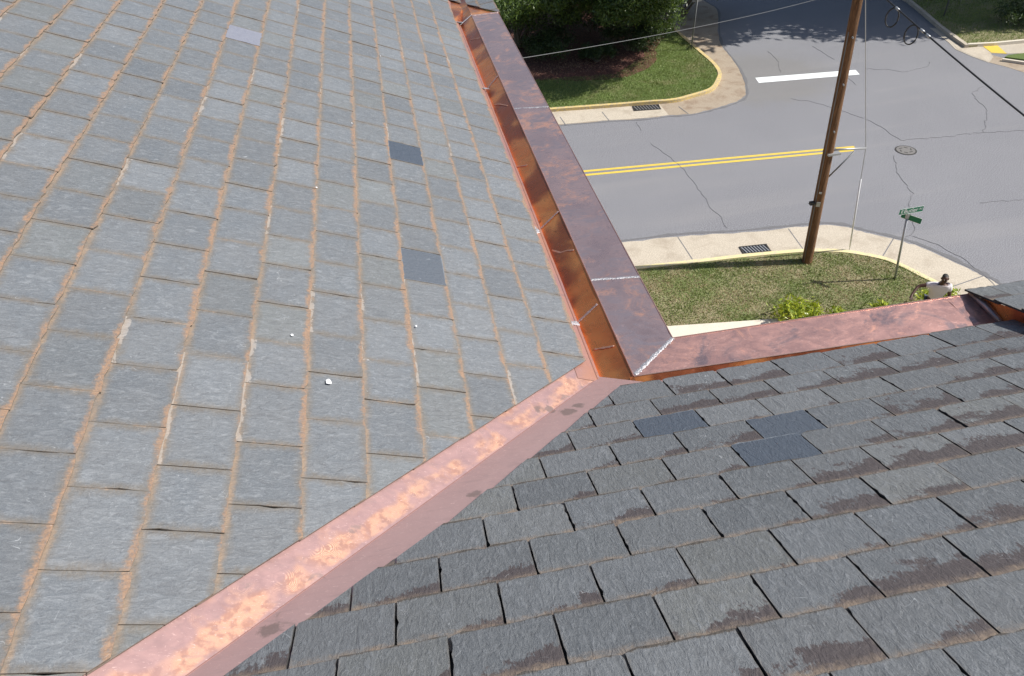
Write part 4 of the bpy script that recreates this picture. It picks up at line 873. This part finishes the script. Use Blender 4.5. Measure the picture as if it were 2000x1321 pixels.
# ------------------------------------------------------------------ the person on the lawn edge
ph_ = at(1847, 551, 1.64); pf = np.array([ph_[0], ph_[1]+.12, .10])
person = empty('person', pf, 'person in a white v-neck tee reaching towards a shrub by the eaves', 'person')
def skin_mesh(name, nodes, edges, mat, parent, sub=1, T=None):
    keys = list(nodes); idx = {k: i for i, k in enumerate(keys)}
    me = bpy.data.meshes.new(name); me.from_pydata([nodes[k][0] for k in keys], [(idx[a], idx[b]) for a, b in edges], []); o = bpy.data.objects.new(name, me); C.objects.link(o)
    o.modifiers.new('Skin', 'SKIN'); sk = me.skin_vertices[0].data
    for k in keys: r_ = nodes[k][1]; sk[idx[k]].radius = (r_, r_) if np.isscalar(r_) else r_; sk[idx[k]].use_root = False
    sk[0].use_root = True; sm = o.modifiers.new('Sub', 'SUBSURF'); sm.levels = sub; sm.render_levels = sub
    dg = bpy.context.evaluated_depsgraph_get(); m2 = bpy.data.meshes.new_from_object(o.evaluated_get(dg)); bpy.data.objects.remove(o)
    if T is not None: m2.transform(T)
    m2.materials.clear(); m2.materials.append(mat); m2.polygons.foreach_set('use_smooth', [True]*len(m2.polygons)); o2 = bpy.data.objects.new(name, m2); C.objects.link(o2); put(o2, parent); return o2
TP = Matrix.Translation(Vector(v3(pf))) @ Matrix.Rotation(-.45, 4, 'Z')
J = dict(pelvis=((0, .02, .93), (.145, .105)), waist=((0, 0, 1.08), (.135, .10)), chest=((0, -.04, 1.28), (.165, .115)), neckb=((0, -.06, 1.44), (.075, .07)), neck=((0, -.085, 1.50), .058), jaw=((.01, -.125, 1.56), (.062, .07)), head=((.01, -.115, 1.64), (.078, .095)), crown=((.01, -.10, 1.71), (.055, .065)),
    shr=((-.19, -.05, 1.39), .062), elr=((-.47, -.06, 1.30), .042), wrr=((-.60, -.27, 1.17), .030), har=((-.625, -.345, 1.145), (.036, .02)),
    shl=((.19, -.05, 1.39), .062), ell=((.27, -.08, 1.12), .042), wrl=((.22, -.30, 1.02), .030), hal=((.205, -.37, 1.0), (.036, .02)),
    hpr=((-.10, .02, .86), .095), knr=((-.12, -.03, .48), .06), anr=((-.13, .03, .08), .042), tor=((-.15, -.14, .035), .035), hpl=((.10, .02, .86), .095), knl=((.12, -.03, .48), .06), anl=((.13, .03, .08), .042), tol=((.15, -.14, .035), .035))
E_ = [('pelvis', 'waist'), ('waist', 'chest'), ('chest', 'neckb'), ('neckb', 'neck'), ('neck', 'jaw'), ('jaw', 'head'), ('head', 'crown'), ('chest', 'shr'), ('shr', 'elr'), ('elr', 'wrr'), ('wrr', 'har'), ('chest', 'shl'), ('shl', 'ell'), ('ell', 'wrl'), ('wrl', 'hal'), ('pelvis', 'hpr'), ('hpr', 'knr'), ('knr', 'anr'), ('anr', 'tor'), ('pelvis', 'hpl'), ('hpl', 'knl'), ('knl', 'anl'), ('anl', 'tol')]
for h_, sx_ in (('har', -1), ('hal', 1)):
    w0 = np.array(J[h_][0])
    for i, (dx, L) in enumerate(((-.027, .072), (-.009, .082), (.010, .077), (.027, .060))):
        J[f'{h_}a{i}'] = (tuple(w0+np.array([dx, -.035, -.004])), .0095); J[f'{h_}b{i}'] = (tuple(w0+np.array([dx*1.15, -.035-L*.55, -.016])), .0085); J[f'{h_}c{i}'] = (tuple(w0+np.array([dx*1.15, -.03-L*.85, -.042])), .0075)
        E_ += [(h_, f'{h_}a{i}'), (f'{h_}a{i}', f'{h_}b{i}'), (f'{h_}b{i}', f'{h_}c{i}')]
    J[h_+'t'] = (tuple(w0+np.array([-sx_*.045, -.005, -.012])), .011); J[h_+'u'] = (tuple(w0+np.array([-sx_*.058, -.045, -.026])), .009); E_ += [(h_, h_+'t'), (h_+'t', h_+'u')]
body = skin_mesh('body', J, E_, M_SKIN, person, 2, TP)
skin_mesh('tee_shirt', dict(a=((0, .02, .90), (.175, .135)), b=((0, 0, 1.08), (.165, .13)), c=((0, -.04, 1.29), (.195, .145)), d=((0, -.055, 1.40), (.115, .10)), e=((-.20, -.05, 1.385), .088), f=((-.34, -.06, 1.34), .078), g=((.20, -.05, 1.385), .088), h=((.245, -.07, 1.24), .078)), [('a', 'b'), ('b', 'c'), ('c', 'd'), ('c', 'e'), ('e', 'f'), ('c', 'g'), ('g', 'h')], M_TEE, person, 2, TP)
skin_mesh('trousers', dict(a=((0, .02, .93), (.165, .125)), b=((-.10, .02, .84), .11), c=((-.12, -.03, .48), .082), d=((-.13, .03, .11), .072), e=((.10, .02, .84), .11), f=((.12, -.03, .48), .082), g=((.13, .03, .11), .072)), [('a', 'b'), ('b', 'c'), ('c', 'd'), ('a', 'e'), ('e', 'f'), ('f', 'g')], M_JEAN, person, 2, TP)
skin_mesh('hair', dict(a=((.01, -.075, 1.60), (.068, .06)), b=((.01, -.085, 1.685), (.080, .088)), c=((.01, -.095, 1.73), (.058, .07))), [('a', 'b'), ('b', 'c')], M_HAIR, person, 2, TP)
for s_ in (-1, 1):
    skin_mesh('shoe', dict(a=((s_*.13, .06, .045), (.045, .045)), b=((s_*.145, -.10, .035), (.048, .035)), c=((s_*.155, -.20, .03), (.036, .026))), [('a', 'b'), ('b', 'c')], M_SHOE, person, 2, TP)
    m_ = MB(); cc = TP @ Vector((.01+s_*.032, -.205, 1.648)); m_.tube([cc+Vector((0, .012, 0)), cc], [.008, .004], 8); m_.build('eye', M_EYE, person, True)
    m_ = MB(); cc = TP @ Vector((.01+s_*.074, -.105, 1.63)); m_.box(cc, (.012, .03, .05)); m_.build('ear', M_SKIN, person)
m_ = MB(); m_.tube([TP @ Vector((.01, -.205, 1.655)), TP @ Vector((.01, -.226, 1.615)), TP @ Vector((.01, -.195, 1.605))], [.008, .016, .012], 8); m_.build('nose', M_SKIN, person, True)
m_ = MB(); m_.box(TP @ Vector((.01, -.19, 1.575)), (.045, .018, .012), .25); m_.build('mouth', M_HAIR, person)
